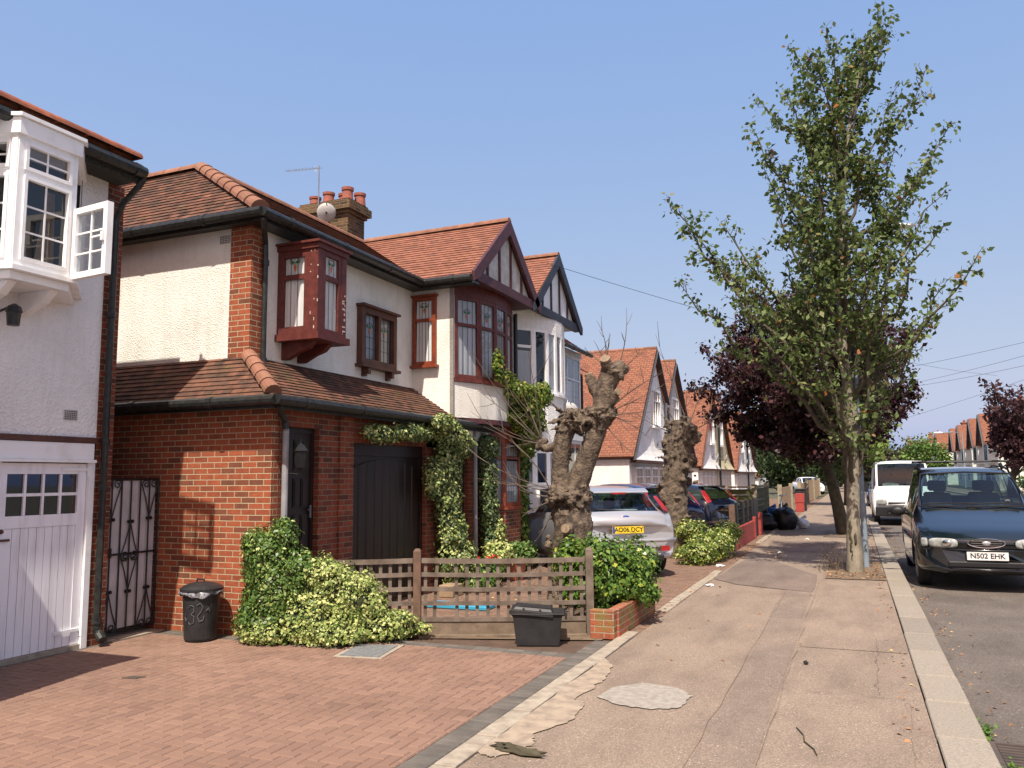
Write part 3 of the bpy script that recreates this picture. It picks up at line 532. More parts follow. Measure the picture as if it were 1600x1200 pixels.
for (a, b) in ((3.93, 4.935), (4.945, 5.855)):   # two white boarded leaves
    d = MB(); x0, x1 = XW-.06, XW-.02; zt = 1.78; n = 9; st = .09
    d.box((x0, a, .05), (x1, a+st, zt)); d.box((x0, b-st, .05), (x1, b, zt)); d.box((x0, a+st, zt-.10), (x1, b-st, zt)); d.box((x0, a+st, 1.19), (x1, b-st, 1.30))
    for k in range(n): p = a+st+(b-a-2*st)*k/n; q = a+st+(b-a-2*st)*(k+1)/n; d.box((x0, p+.003, .05), (x1-.008, q-.003, 1.188))
    for k in range(1, 4): p = a+st+(b-a-2*st)*k/4; d.box((x0, p-.012, 1.302), (x1-.004, p+.012, 1.678))
    d.box((x0, a+st, 1.475), (x1-.006, b-st, 1.503)); door = d.build('garage_door', 'whitedoor', h1)
    g = MB(); g.box((x0+.012, a+st, 1.30), (x0+.016, b-st, 1.68)); g.build('pane', 'glassdark', door)
    for hz in (1.71, .17): hb = MB(); hb.box((x1, b-.28, hz), (x1+.012, b+.01, hz+.03)); hb.tube([(x1+.015, b+.012, hz-.05), (x1+.015, b+.012, hz+.08)], .016, 8); hb.build('hinge', 'white', door)
    if a > 4.9: k = MB(); k.ball((x1+.025, a+.045, 1.17), .022); k.box((x1, a+.0, 1.08), (x1+.015, a+.14, 1.10)); k.build('handle', 'brownwood', door)
mb = MB(); mb.box((XW-.08, 3.9, -.01), (XW+.0, 5.86, .045)); mb.build('door_threshold', 'concrete', h1)
mb = MB(); mb.box((-6.99, 1.2, 0), (-5.79, 3.79, 2.9)); mb.build('assumed_porch', 'stucco_cool', h1); mb = MB(); mb.box((-6.99, 1.1, 2.905), (-5.73, 3.845, 3.0)); mb.build('assumed_porch_roof', 'white', h1)  # unseen porch, assumed and added to shade the garage door and drive
# bay: splayed near side, front facet, splayed far side
BX = -6.5; bp = [(-7.0, 4.42), (BX, 4.58), (BX, 5.16), (-7.0, 5.62)]
def offs(p, d): # grow bay outline
    return [(p[0][0], p[0][1]-d*1.3), (p[1][0]+d, p[1][1]-d*.5), (p[2][0]+d, p[2][1]+d*.5), (p[3][0], p[3][1]+d*1.3)]
mb = MB()
for (z0, z1, d) in ((4.60, 4.74, .04), (3.40, 3.44, .05), (4.745, 4.775, .07)): mb.prism([(x, y, z0) for x, y in offs(bp, d)], (0, 0, z1-z0))
mb.prism([(x, y, 3.33) for x, y in offs(bp, -.02)], (0, 0, .068)); bay = mb.build('bay_window', 'white', h1)
for y in (4.66, 5.06): mb = MB(); mb.prism([(-7.0, y-.04, 3.12), (-6.98, y-.04, 3.12), (-6.7, y-.04, 3.22), (-6.58, y-.04, 3.328), (-7.0, y-.04, 3.328)], (0, .08, 0)); mb.build('bracket', 'white', bay)
cr = [(.55, .95, .1, .9, 'tan_curtain')]
def facet(parent, p, q, z0, z1, **kw):
    p = Vector((*p, 0)); q = Vector((*q, 0)); u = (q-p); n = Vector((u.y, -u.x, 0)).normalized(); return frame((p.x, p.y, z0), u.normalized(), n), u.length, z1-z0
for i, (p, q) in enumerate(zip(bp[:-1], bp[1:])):
    T, w, h = facet(h1, p, q, 3.44, 4.60); T = T @ Matrix.Translation((0, -.05, 0)); vb = [w/2] if i != 1 else [w/2]
    if i == 2: # far side: its casement stands open
        mb = MB(); mb.T = T; mb.box((0, 0, 0), (.05, .05, h)); mb.box((w-.05, 0, 0), (w, .05, h)); mb.box((.05, 0, h-.06), (w-.05, .05, h)); mb.box((.05, 0, 0), (w-.05, .05, .05)); mb.build('window', 'white', h1); continue
    f = glaze(h1, T, w, h, 'white', fw=.06, fd=.06, hbars=[.83], bar=.06, gm='glass_dim', sill=False, name='window', back=False)
    mb = MB(); mb.T = T
    for (z0, z1, nh) in ((.09, .78, 3), (.89, 1.08, 2)):
        a0, a1 = .09, w-.09
        mb.box((a0-.03, .03, z0-.03), (a0, .075, z1+.03)); mb.box((a1, .03, z0-.03), (a1+.03, .075, z1+.03)); mb.box((a0, .03, z0-.03), (a1, .075, z0)); mb.box((a0, .03, z1), (a1, .075, z1+.03))
        mb.box(((a0+a1)/2-.008, .034, z0), ((a0+a1)/2+.008, .042, z1))
        for k in range(1, nh): z = z0+(z1-z0)*k/nh; mb.box((a0, .034, z-.008), (a1, .041, z+.008))
    mb.build('glazing_bar', 'white', f)
    if i == 1: c = MB(); c.T = T; c.quad((w*.55, -.12, .1), (w-.06, -.12, .1), (w-.08, -.12, .8), (w*.72, -.12, .8)); c.build('curtain', 'tan_curtain', f)
mb = MB(); mb.quad((-6.97, 4.45, 3.45), (-6.97, 5.6, 3.45), (-6.97, 5.6, 4.6), (-6.97, 4.45, 4.6)); mb.build('bay_interior', 'room', bay)
# casement swung open towards the street
T = frame((-6.49, 5.16, 3.43), (1, -.10), (-.10, -1)); w, h = .50, .66
mb = MB(); mb.T = T; mb.box((0, -.03, 0), (.055, .03, h)); mb.box((w-.055, -.03, 0), (w, .03, h)); mb.box((.055, -.03, 0), (w-.055, .03, .055)); mb.box((.055, -.03, h-.055), (w-.055, .03, h))
ca = mb.build('open_casement', 'white', h1)
mb = MB(); mb.T = T; mb.box((.05, -.004, .05), (w-.05, .004, h-.05)); mb.build('pane', 'glass', ca)
mb = MB(); mb.T = T; mb.box((w/2-.008, -.010, .055), (w/2+.008, .010, h-.055))
for z in (.23, .42): mb.box((.055, -.009, z-.008), (w-.055, .009, z+.008))
mb.box((w-.20, .032, .34), (w-.04, .05, .355)); mb.box((w-.05, .03, .30), (w-.02, .055, .38)); mb.build('glazing_bar', 'white', ca)
# eaves
gutter(h1, (-6.58, 1, 4.76), (-6.58, 6.0, 4.76), .06); mb = MB(); mb.box((-6.68, 1, 4.66), (-6.64, 6.04, 4.86)); mb.box((-7.0, 1, 4.70), (-6.68, 6.04, 4.73)); mb.box((-12, 5.9, 4.705), (-6.66, 5.98, 4.86)); mb.build('eaves_board', 'blackmoss', h1)
mb = MB(); mb.quad((-6.60, 1, 4.90), (-6.60, 5.96, 4.90), (-9, 5.0, 5.55), (-9, 1, 5.55)); mb.quad((-6.60, 5.96, 4.90), (-12, 5.96, 4.90), (-12, 4, 5.55), (-9, 5.0, 5.55)); mb.build('roof', 'tile_old', h1, fix=False)
ridge(h1, (-6.62, 1.2, 4.93), (-6.62, 5.95, 4.93), .075, .31, 'ridge_dark', name='edge_tiles', sink=.045)
pipe(h1, [(-6.6, 6.02, 4.72), (-6.66, 6.0, 4.62), (-6.86, 5.99, 4.46), (-6.93, 5.98, 4.3), (-6.93, 5.98, .16), (-6.86, 6.0, .10)], .034, collars=(3.3, 2.0, 1.55, .25))
mb = MB(); mb.tube([(-6.93, 6.0, .22), (-6.93, 6.0, .14), (-6.84, 5.98, .07)], .045, 10); mb.build('pipe_shoe', 'black', h1)
mb = MB(); mb.box((XW, 5.55, 2.20), (XW+.006, 5.70, 2.30)); va = mb.build('air_vent', 'offwhite', h1)
mb = MB()
for i in range(7):
    for j in range(5): mb.box((XW+.006, 5.56+i*.0195, 2.207+j*.0185), (XW+.0075, 5.571+i*.0195, 2.218+j*.0185))
mb.build('vent_hole', 'black', va)
mb = MB(); mb.lathe([(.07, 0), (.055, .05), (.015, .075)], (-6.78, 4.83, 3.10), 8); mb.lathe([(.05, -.12), (.06, 0)], (-6.78, 4.83, 3.10), 8); mb.tube([(-7, 4.83, 3.12), (-6.8, 4.83, 3.16)], .012, 6); mb.build('wall_lantern', 'black', h1)

# ================= wrought iron gate =================
gt = thing('iron_gate', 'black wrought iron scroll gate with grey boards behind it, between two houses', 'gate', (-7.22, 6.5, 0)); GX = -7.12; y0, y1, gz0, gz1 = 6.14, 6.87, .07, 1.63
mb = MB(); 
for k in range(6): a = y0+.02+(y1-y0-.04)*k/6; mb.box((GX-.03, a, gz0+.02), (GX-.018, a+(y1-y0-.04)/6-.006, gz1-.02))
mb.build('backing_boards', 'board', gt)
mb = MB(); bars = [y0+(y1-y0)*k/6 for k in range(7)]
for k, a in enumerate(bars): r = .012 if k in (0, 6) else .008; mb.tube([(GX, a, gz0), (GX, a, gz1)], r, 6)
for z in (gz0, (gz0+gz1)/2, gz1): mb.tube([(GX, y0, z), (GX, y1, z)], .011, 6)
mb.build('frame', 'iron', gt); mb = MB()
def heart(c, z, s): s *= 1.0; hw = (y1-y0)/6*.92; _heart(c, z, s)
def _heart(c, z, s): # scroll heart: point at z, scrolls at z+s*.36
    hw = (y1-y0)/6*.92; q = .40*s
    for g in (-1, 1):
        pts = [(GX+.006, c, z), (GX+.006, c+g*hw*.5, z+q*.5), (GX+.006, c+g*hw*.95, z+q*.85)]
        cx, cz = c+g*hw*.5, z+q*.88; ss = 1 if s > 0 else -1
        for k in range(18): t = k*.5; r = hw*.45*(1-k*.045); pts.append((GX+.008, cx+g*r*math.cos(t), cz+ss*r*math.sin(t)))
        mb.tube(pts, .007, 5)
    for g in (-1, 1): mb.ball((GX+.008, c+g*.022, z-.012*s), .02, seg=8, rings=5)
c1, c2, c3 = bars[1], bars[3], bars[5]
heart(c1, 1.22, 1); heart(c3, 1.22, 1); heart(c2, 1.17, -1); heart(c2, .47, 1); heart(c1, .46, -1); heart(c3, .46, -1); mb.build('scroll', 'iron', gt)
mb = MB(); mb.box((GX, y0+.06, .82), (GX+.03, y0+.12, .92)); mb.box((GX, y0-.03, .86), (GX+.02, y0+.06, .88)); mb.build('latch', 'iron', gt)

# ================= MAIN HOUSE =================
H = thing('house', 'white and red brick house with brown tiled garage wing and maroon windows', 'house', (-5.6, 6.9, 0))
FX = -5.6; UX = -6.2; mb = MB()
mb.box((-12, 6.9, 0), (FX-.12, 12.0, 2.42)); mb.box((FX-.119, 6.9, 0), (FX-.004, 7.0, 2.42)); mb.build('side_brick_wall', 'brick', H); mb = MB()
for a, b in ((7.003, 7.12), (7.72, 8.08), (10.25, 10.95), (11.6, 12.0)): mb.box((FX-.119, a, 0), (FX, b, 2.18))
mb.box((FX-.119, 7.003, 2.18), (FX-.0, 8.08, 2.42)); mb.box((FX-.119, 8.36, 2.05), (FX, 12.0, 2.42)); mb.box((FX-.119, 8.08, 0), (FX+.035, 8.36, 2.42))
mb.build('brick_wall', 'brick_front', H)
def paneldoor(a, b, z1, name='front_door', nv=2, m='doordark', xo=-.09):
    d = MB(); d.box((FX-.118, a, .02), (FX+xo, b, z1)); st = .07; X = FX+xo
    d.box((X, a, .02), (X+.018, a+.05, z1)); d.box((X, b-.05, .02), (X+.018, b, z1)); d.box((X, a+.05, z1-.06), (X+.018, b-.05, z1))
    rows = [(.12, .72), (.80, 1.22), (1.30, 1.62), (1.70, z1-.14)]
    for (p, q) in rows:
        for k in range(nv): u0 = a+.09+(b-a-.18)*k/nv+.012; u1 = a+.09+(b-a-.18)*(k+1)/nv-.012; d.box((X+.0005, u0, p), (X+.014, u1, q)); d.box((X+.014, u0+.02, p+.02), (X+.022, u1-.02, q-.02))
    return d.build(name, m, H)
d1 = paneldoor(7.121, 7.719, 2.178, nv=3); mb = MB(); mb.box((FX-.07, 7.64, 1.18), (FX-.055, 7.665, 1.32)); mb.tube([(FX-.05, 7.65, 1.27), (FX-.035, 7.58, 1.27)], .009, 6); mb.build('handle', 'metal', d1)
# up-and-over garage door with arched panel head
gd = MB(); gx = FX-.10; gd.box((FX-.118, 8.365, .02), (gx, 10.245, 2.048)); n = 9
for k in range(n):
    a = 8.45+(10.16-8.45)*k/n; b = 8.45+(10.16-8.45)*(k+1)/n; c = (a+b)/2; arch = lambda y: 1.72+.14*(1-((y-9.305)/.86)**2)
    gd.add([(gx, a+.008, .06), (gx+.02, a+.02, .06), (gx+.02, b-.02, .06), (gx, b-.008, .06), (gx, a+.008, arch(a)), (gx+.02, a+.02, arch(a)), (gx+.02, b-.02, arch(b)), (gx, b-.008, arch(b))], [(0,1,5,4),(1,2,6,5),(2,3,7,6),(4,5,6,7),(0,3,2,1)])
gd.box((gx, 8.365, .02), (gx+.035, 8.43, 2.048)); gd.box((gx, 10.18, .02), (gx+.035, 10.245, 2.048)); gd.box((gx, 8.43, 1.90), (gx+.035, 10.18, 2.048)); gd.build('garage_door', 'doordark', H)
paneldoor(10.951, 11.599, 2.04, nv=3); mb = MB(); mb.tube([(FX+.12, 11.62, 0), (FX+.12, 11.62, 2.38)], .035, 8); mb.build('porch_post', 'greypipe', H)
# upper storey
mb = MB(); mb.box((-12, 7.2, 2.44), (UX, 10.9, 4.60)); mb.box((-12, 10.9, 2.2), (-5.5, 13.198, 4.62)); mb.build('upper_wall', 'stucco', H)
mb = MB(); mb.box((-6.5, 7.197, 2.7), (UX+.003, 7.42, 4.6)); mb.build('brick_quoin', 'brick', H)
mb = MB(); mb.box((-5.56, 10.897, 2.5), (-5.497, 10.93, 4.62)); mb.build('pebble_strip', 'pebble', H)
def bayloop(c, w, xw=-5.5, out=.3, n=5):    # five facets of a shallow bow
    pts = []
    for k in range(n+1): t = -1+2*k/n; pts.append((xw+out*(1-abs(t)**2.3), c+w/2*t))
    return pts
def bow(parent, c, w, z0, z1, m, name, out=.3, grow=0, xw=-5.5, n=5):
    p = bayloop(c, w+grow*2, xw, out+grow, n); mb = MB(); mb.prism([(x, y, z0) for x, y in p], (0, 0, z1-z0)); return mb.build(name, m, parent)
bow(H, 12.05, 2.2, 2.52, 3.06, 'stucco', 'bay_wall'); bow(H, 12.05, 2.2, 3.065, 3.12, 'maroon', 'bay_sill', grow=.05); bow(H, 12.05, 2.2, 4.40, 4.615, 'maroon', 'bay_fascia', grow=.015)
bow(H, 12.05, 2.1, 2.44, 2.515, 'barge_maroon', 'bay_soffit', out=.34)
p = bayloop(12.05, 2.2, out=.3)
mb = MB(); mb.prism([(x-.16, y, 3.12) for x, y in p], (0, 0, 1.28)); mb.build('bay_interior', 'room', H)
for i in range(5):
    T, w, h = facet(H, p[i], p[i+1], 3.125, 4.398); T = T @ Matrix.Translation((0, -.04, 0))
    glaze(H, T, w, h, 'maroon', fw=.055, hbars=[.83], bar=.05, sill=False, curtain=[(.05, w-.05, .05, .80, 'curtain')], motif=[(w/2, 1.0, 1.1)], lead=.1, back=True, gm='glass_dim')
# oriel box
ox0, ox1, oy0, oy1, oz0, oz1 = UX, -5.62, 7.66, 8.24, 3.30, 4.30
mb = MB(); mb.box((ox0, oy0-.03, oz0-.08), (ox1+.04, oy1+.03, oz0)); mb.box((ox0, oy0-.02, oz1), (ox1+.02, oy1+.02, oz1+.06)); mb.box((ox0, oy0-.05, oz1+.062), (ox1+.05, oy1+.05, oz1+.09))
mb.box((ox1-.11, oy0+.001, oz0), (ox1-.001, oy0+.10, oz1)); mb.box((ox1-.11, oy1-.10, oz0), (ox1-.001, oy1, oz1))
for y in (7.80, 8.10): mb.prism([(ox0, y-.04, 3.02), (-6.12, y-.04, 3.02), (-5.95, y-.04, 3.10), (-5.82, y-.04, 3.14), (-5.74, y-.04, 3.218), (ox0, y-.04, 3.218)], (0, .08, 0))
orl = mb.build('oriel_window', 'maroon', H)
mb = MB(); mb.box((ox0+.01, oy0+.13, oz0+.01), (ox1-.13, oy1-.06, oz1-.01)); mb.build('oriel_interior', 'curtain', orl)
glaze(H, frame((ox0, oy0+.06, oz0), (1, 0), (0, -1)), ox1-ox0-.11, oz1-oz0, 'maroon', fw=.085, fd=.055, hbars=[.68], bar=.06, sill=False, curtain=[(.07, .42, .06, .66, 'curtain')], motif=[(.235, .83, 1.2)], lead=.095, name='window')
glaze(H, frame((ox1-.06, oy0+.10, oz0), (0, 1), (1, 0)), oy1-oy0-.20, oz1-oz0, 'maroon', fw=.06, fd=.055, hbars=[.68], bar=.06, sill=False, curtain=[(.05, .33, .06, .66, 'curtain')], motif=[(.19, .83, 1.1)], lead=.09, name='window')
mb = MB(); rnd = random.Random(5)
for k in range(13): # bare flakes on the corner post
    z = oz0+.04+rnd.random()*.95; l = rnd.uniform(.01, .04); x = rnd.choice([ox1-.004, ox1-.05, ox1-.108, ox1-.10]); mb.box((x-.004, oy0-.0015, z), (x+.004+rnd.random()*.006, oy0+.001, min(z+l, oz1)))
for k in range(12): z = oz0+.04+rnd.random()*.5; mb.box((ox1-.001, oy1-.03-rnd.random()*.05, z), (ox1+.001, oy1-.02, z+rnd.uniform(.01, .05)))
tag(mb.build('flaked_paint', 'flake', orl), None, kind='stuff')
# small brown landing window, and the window of the return wall
glaze(H, frame((UX, 9.35, 3.18), (0, 1), (1, 0)), .92, .80, 'brownwood', fw=.08, fd=.09, vbars=[.46], bar=.06, curtain=[(.08, .84, .06, .74, 'curtain')], lead=.095, leadh=.16, motif=[(.27, .52, 1.1), (.65, .52, 1.1)], head=.05, gm='glass_dim', name='window')
for y in (9.5, 10.12): mb = MB(); mb.box((UX, y-.03, 3.05), (UX+.12, y+.03, 3.132)); mb.box((UX, y-.03, 3.02), (UX+.06, y+.03, 3.05)); mb.build('sill_bracket', 'brownwood', H)
glaze(H, frame((-6.18, 10.9, 3.33), (1, 0), (0, -1)), .40, 1.06, 'redwood', fw=.055, fd=.05, hbars=[.70], bar=.045, curtain=[(.055, .345, .055, .68, 'curtain')], motif=[(.2, .88, 1.1)], lead=.055, leadh=.0, head=.03, name='window')
# ground floor bay
p = [(-5.75, 12.05), (-5.32, 12.45), (-5.32, 13.1), (-5.6, 13.35)]; mb = MB(); mb.prism([(x, y, 0) for x, y in p]+[(-6.5, 13.35, 0), (-6.5, 12.05, 0)], (0, 0, 1.08)); mb.build('bay_brickwork', 'brick_dark', H)
mb = MB(); mb.prism([(x+.04, y, 1.083) for x, y in p]+[(-6.5, 13.35, 1.083), (-6.5, 12.05, 1.083)], (0, 0, .05)); mb.prism([(x+.02, y, 2.25) for x, y in p]+[(-6.5, 13.35, 2.25), (-6.5, 12.05, 2.25)], (0, 0, .2)); mb.build('bay_rail', 'redwood', H)
mb = MB(); mb.prism([(x+.02, y, -.01) for x, y in p]+[(-6.5, 13.36, -.01), (-6.5, 12.04, -.01)], (0, 0, .17)); mb.build('plinth', 'offwhite', H)
for i in range(3):
    T, w, h = facet(H, p[i], p[i+1], 1.135, 2.248); T = T @ Matrix.Translation((0, -.05, 0)); glaze(H, T, w, h, 'redwood', fw=.06, hbars=[.80], vbars=[] if i else [w/2], sill=False, curtain=[(.05, w-.05, .05, .75, 'curtain')], motif=[(w/2, .96, 1)], lead=.11, gm='glass_dim')
# roofs
ge = .0
tiled('roof', [(-5.93, 7.02, 4.60), (-5.93, 10.68, 4.60), (-7.88, 12.05, 5.78), (-7.88, 8.13, 5.78)], H, 'tile_old')
tiled('roof', [(-11.6, 7.02, 4.60), (-5.93, 7.02, 4.60), (-7.88, 8.13, 5.78), (-9.9, 8.13, 5.78)], H, 'tile_old')
tiled('roof', [(-5.93, 10.68, 4.60), (-5.03, 10.68, 4.60), (-5.03, 12.05, 5.82), (-7.88, 12.05, 5.79)], H, 'tile_red')
tiled('roof', [(-5.03, 12.05, 5.82), (-5.03, 13.20, 4.80), (-9.5, 13.20, 4.80), (-9.5, 12.05, 5.82)], H, 'tile_red')
tiled('roof', [(-12.5, 8.13, 5.78), (-7.88, 8.13, 5.78), (-7.88, 12.0, 5.78), (-12.5, 12, 4)], H, 'tile_old', w=.3, g=.2) if False else None
mb = MB(); mb.quad((-7.88, 8.13, 5.77), (-7.88, 12.05, 5.77), (-11, 12.05, 4.2), (-11, 8.13, 4.2)); mb.build('rear_roof', 'roof_brown', H, fix=False)
ridge(H, (-7.88, 8.13, 5.80), (-5.95, 7.04, 4.64), .10, .27); ridge(H, (-7.88, 8.2, 5.80), (-7.88, 12.0, 5.80), .085); ridge(H, (-7.92, 8.13, 5.80), (-9.9, 8.13, 5.80), .085); ridge(H, (-7.8, 12.05, 5.82), (-5.03, 12.05, 5.84), .08)
gutter(H, (-5.87, 6.97, 4.56), (-5.87, 10.62, 4.56)); gutter(H, (-11.6, 6.965, 4.56), (-5.87, 6.965, 4.56)); gutter(H, (-5.87, 10.62, 4.56), (-5.06, 10.62, 4.56))
mb = MB(); mb.box((-5.97, 7.055, 4.48), (-5.93, 10.68, 4.60)); mb.box((-11.6, 7.02, 4.48), (-5.93, 7.05, 4.60)); mb.box((-5.93, 10.66, 4.48), (-5.06, 10.70, 4.60)); mb.box((-6.2, 7.055, 4.50), (-5.97, 10.9, 4.53)); mb.box((-11.6, 7.055, 4.50), (-6.2, 7.2, 4.53)); mb.box((-5.97, 10.70, 4.50), (-5.06, 10.9, 4.53)); mb.build('eaves_board', 'black', H)
pipe(H, [(-5.88, 7.0, 4.5), (-5.95, 7.1, 4.44), (-6.14, 7.36, 4.33), (-6.15, 7.38, 4.2), (-6.15, 7.38, 2.9), (-6.08, 7.40, 2.84)], .032, collars=(4.1, 2.96))
# pent roof over the garage, wrapping the corner
tiled('pent_roof', [(-5.42, 6.70, 2.46), (-5.42, 12.30, 2.46), (-6.2, 12.30, 2.98), (-6.2, 7.2, 2.98)], H, 'tile_old', w=.13, g=.075)
tiled('pent_roof', [(-10.0, 6.70, 2.46), (-5.42, 6.70, 2.46), (-6.2, 7.2, 2.98), (-10.0, 7.2, 2.98)], H, 'tile_old', w=.13, g=.075)
ridge(H, (-6.19, 7.19, 3.02), (-5.46, 6.73, 2.52), .085, .19, 'ridge')
gutter(H, (-5.36, 6.64, 2.42), (-5.36, 12.32, 2.42)); gutter(H, (-10, 6.64, 2.42), (-5.36, 6.64, 2.42))
mb = MB(); mb.box((-5.47, 6.75, 2.34), (-5.43, 12.3, 2.46)); mb.box((-10, 6.71, 2.34), (-5.43, 6.748, 2.46)); mb.box((-5.6, 6.75, 2.36), (-5.47, 12.3, 2.385)); mb.box((-10, 6.75, 2.36), (-5.6, 6.9, 2.385)); mb.build('eaves_board', 'black', H)
mb = MB(); mb.tube([(-5.40, 6.74, 2.38), (-5.50, 6.90, 2.30), (-5.53, 7.02, 2.22), (-5.53, 7.03, 2.12)], .034, 10); mb.build('pipe_swan_neck', 'black', H); pipe(H, [(-5.53, 7.03, 2.14), (-5.53, 7.03, .02)], .034, 'greypipe')
mb = MB(); mb.box((-6.66, 7.192, 4.33), (-6.5, 7.199, 4.43)); va = mb.build('air_vent', 'offwhite', H); mb = MB()
for i in range(7):
    for j in range(4): mb.box((-6.655+i*.022, 7.190, 4.34+j*.022), (-6.643+i*.022, 7.1925, 4.352+j*.022))
mb.build('vent_hole', 'black', va)
# gable front: barge boards, white infill, studs
def gable(parent, c, hw, z0, z1, X, bm, infill='offwhite', studs=(-.55, -.2, .15, .5), studm=None, bw=.17):
    mb = MB(); mb.prism([(X-.1, c-hw+.2, z0+.03), (X-.1, c+hw-.2, z0+.03), (X-.1, c, z1-.12)], (-.03, 0, 0)); mb.build('gable_infill', infill, parent)
    b = MB()
    for s in (-1, 1): b.prism([(X, c+s*(hw+.04), z0-.10), (X, c+s*(hw+.06), z0+.04), (X, c, z1+.03), (X, c, z1-.22), (X, c+s*(hw-.14), z0-.02)], (-.05, 0, 0))
    b.build('barge_board', bm, parent); k = MB(); k.box((X-.12, c-hw+.12, z0-.06), (X-.03, c+hw-.12, z0+.09))
    for q in studs: y = c+q*hw; zt = z0+(z1-z0)*(1-abs(q))-.1; k.box((X-.098, y-.028, z0+.09), (X-.075, y+.028, zt))
    k.build('gable_timber', studm or bm, parent); f = MB(); f.prism([(-5.52, c-hw+.15, z0-.03), (X-.04, c-hw+.15, z0-.03), (X-.04, c+hw-.15, z0-.03), (-5.52, c+hw-.15, z0-.03)], (0, 0, .03)); f.build('gable_soffit', 'offwhite' if bm == 'barge_dark' else 'barge_maroon', parent)
gable(H, 12.05, 1.34, 4.62, 5.82, -5.02, 'barge_maroon')
pipe(H, [(-5.40, 13.16, 4.5), (-5.40, 13.16, 2.5)], .03)
# chimney
mb = MB(); mb.box((-9.2, 12.06, 4.5), (-8.22, 12.6, 6.42)); mb.box((-9.24, 12.02, 6.421), (-8.18, 12.64, 6.48)); mb.box((-9.3, 11.96, 6.481), (-8.12, 12.7, 6.62)); mb.box((-9.25, 12.01, 6.621), (-8.17, 12.65, 6.68)); ch = mb.build('chimney', 'brick_yellow', H)
for x, y, hh in ((-9.08, 12.25, .2), (-8.74, 12.2, .22), (-8.55, 12.42, .24), (-8.36, 12.25, .28), (-8.27, 12.52, .24)):
    mb = MB(); mb.lathe([(.112, 0), (.095, hh*.75), (.112, hh*.8), (.115, hh), (.08, hh)], (x, y, 6.68), 16); mb.build('chimney_pot', 'potred', ch)
mb = MB(); mb.tube([(-8.80, 11.97, 6.35), (-8.80, 11.97, 7.36)], .012, 6); mb.tube([(-8.74, 11.97, 7.31), (-9.54, 11.96, 7.37)], .007, 5)
for k in range(10): x = -8.84-k*.075; mb.tube([(x, 11.90, 7.32+k*.006), (x, 12.03, 7.32+k*.006)], .0035, 4)
for k in range(3): mb.tube([(-8.86, 11.97, 7.25+k*.04), (-8.9, 11.97, 7.29+k*.04)], .006, 4)
mb.build('television_aerial', 'metal', H)
def dish(parent, c, r, yaw, tilt=15, name='satellite_dish'):
    Tm = Matrix.Translation(c) @ Matrix.Rotation(R(yaw), 4, 'Z') @ Matrix.Rotation(R(-90+tilt), 4, 'X'); mb = MB(); mb.T = Tm
    mb.lathe([(.001, -.0), (r*.4, .03*r/.2*.2), (r*.75, .06*r/.2*.45), (r, .11*r/.2*.5), (r*1.0, .125*r/.2*.5), (r*.73, .075*r/.2*.45), (r*.35, .02), (.001, .012)], (0, 0, 0), 22, cap=False); d = mb.build(name, 'dish', parent, smooth=True)
    k = MB(); k.T = Tm; k.tube([(0, -r, .02), (0, -r*.5, r*1.0), (0, 0, r*1.15)], .01, 6); k.tube([(0, 0, r*1.0), (0, 0, r*1.35)], .028, 8); k.tube([(0, 0, 0), (0, -.03, -.18)], .018, 6); k.build('dish_arm', 'iron', d); return d
dish(ch, (-8.50, 11.80, 6.37), .17, 35, 25)
def lantern(x, y, z, parent, name='wall_lantern'):
    mb = MB(); mb.tube([(FX, y, z-.15), (x-.02, y, z-.17), (x, y, z-.12)], .010, 6); mb.lathe([(.03, -.12), (.05, -.10), (.075, .06), (.09, .075), (.05, .13), (.012, .16), (.01, .2)], (x, y, z), 6); a = mb.build(name, 'iron', parent)
    k = MB(); k.lathe([(.051, -.09), (.072, .05)], (x, y, z), 6); k.build('lantern_glass', 'glassdark', a)
lantern(-5.36, 7.06, 1.83, H); lantern(-5.38, 11.95, 1.72, H)
# ================= WHITE BAY HOUSE (other half of the pair) =================
N = thing('house', 'white rendered house with curved white bay and dark blue gable boards', 'house', (-5.5, 14.5, 0))
mb = MB(); mb.box((-12, 13.202, 1.44), (-5.5, 15.7, 4.62)); mb.box((-12, 13.202, 0), (-7.0, 15.7, 1.439)); mb.build('wall', 'stucco_cool', N)
bo = dict(out=.44, n=7)
bow(N, 14.48, 2.3, 2.30, 3.10, 'stucco_cool', 'bay_wall', **bo); bow(N, 14.48, 2.3, 3.105, 3.15, 'white', 'bay_sill', grow=.05, **bo); bow(N, 14.48, 2.3, 4.32, 4.62, 'stucco_cool', 'bay_head', grow=.01, **bo); bow(N, 14.48, 2.3, 1.40, 1.45, 'white', 'bay_sill', **bo); bow(N, 14.48, 2.3, 2.1, 2.298, 'white', 'bay_fascia', **bo)
p = bayloop(14.48, 2.3, out=.44, n=7)
for z0, z1 in ((3.155, 4.318), (1.46, 2.098)):
    mb = MB(); mb.prism([(x-.16, y, z0) for x, y in p], (0, 0, z1-z0)); mb.build('bay_interior', 'room', N)
    for i in range(7):
        T, w, h = facet(N, p[i], p[i+1], z0, z1); T = T @ Matrix.Translation((0, -.04, 0)); glaze(N, T, w, h, 'white', fw=.055, hbars=[h*.7] if i in (0, 6) else [], bar=.05, sill=False, gm='glass_dim', curtain=[(.05, w*(.45 if i == 1 else 1)-.05, .05, h*(.68 if i in (0, 6) else 1)-.05, 'curtain')])
tiled('roof', [(-5.03, 13.22, 4.80), (-5.03, 14.5, 5.87), (-9.5, 14.5, 5.87), (-9.5, 13.22, 4.80)], N, 'tile_red', w=.16, g=.1)
tiled('roof', [(-5.03, 14.5, 5.87), (-5.03, 15.85, 4.62), (-9.5, 15.85, 4.62), (-9.5, 14.5, 5.87)], N, 'tile_red', w=.16, g=.1)
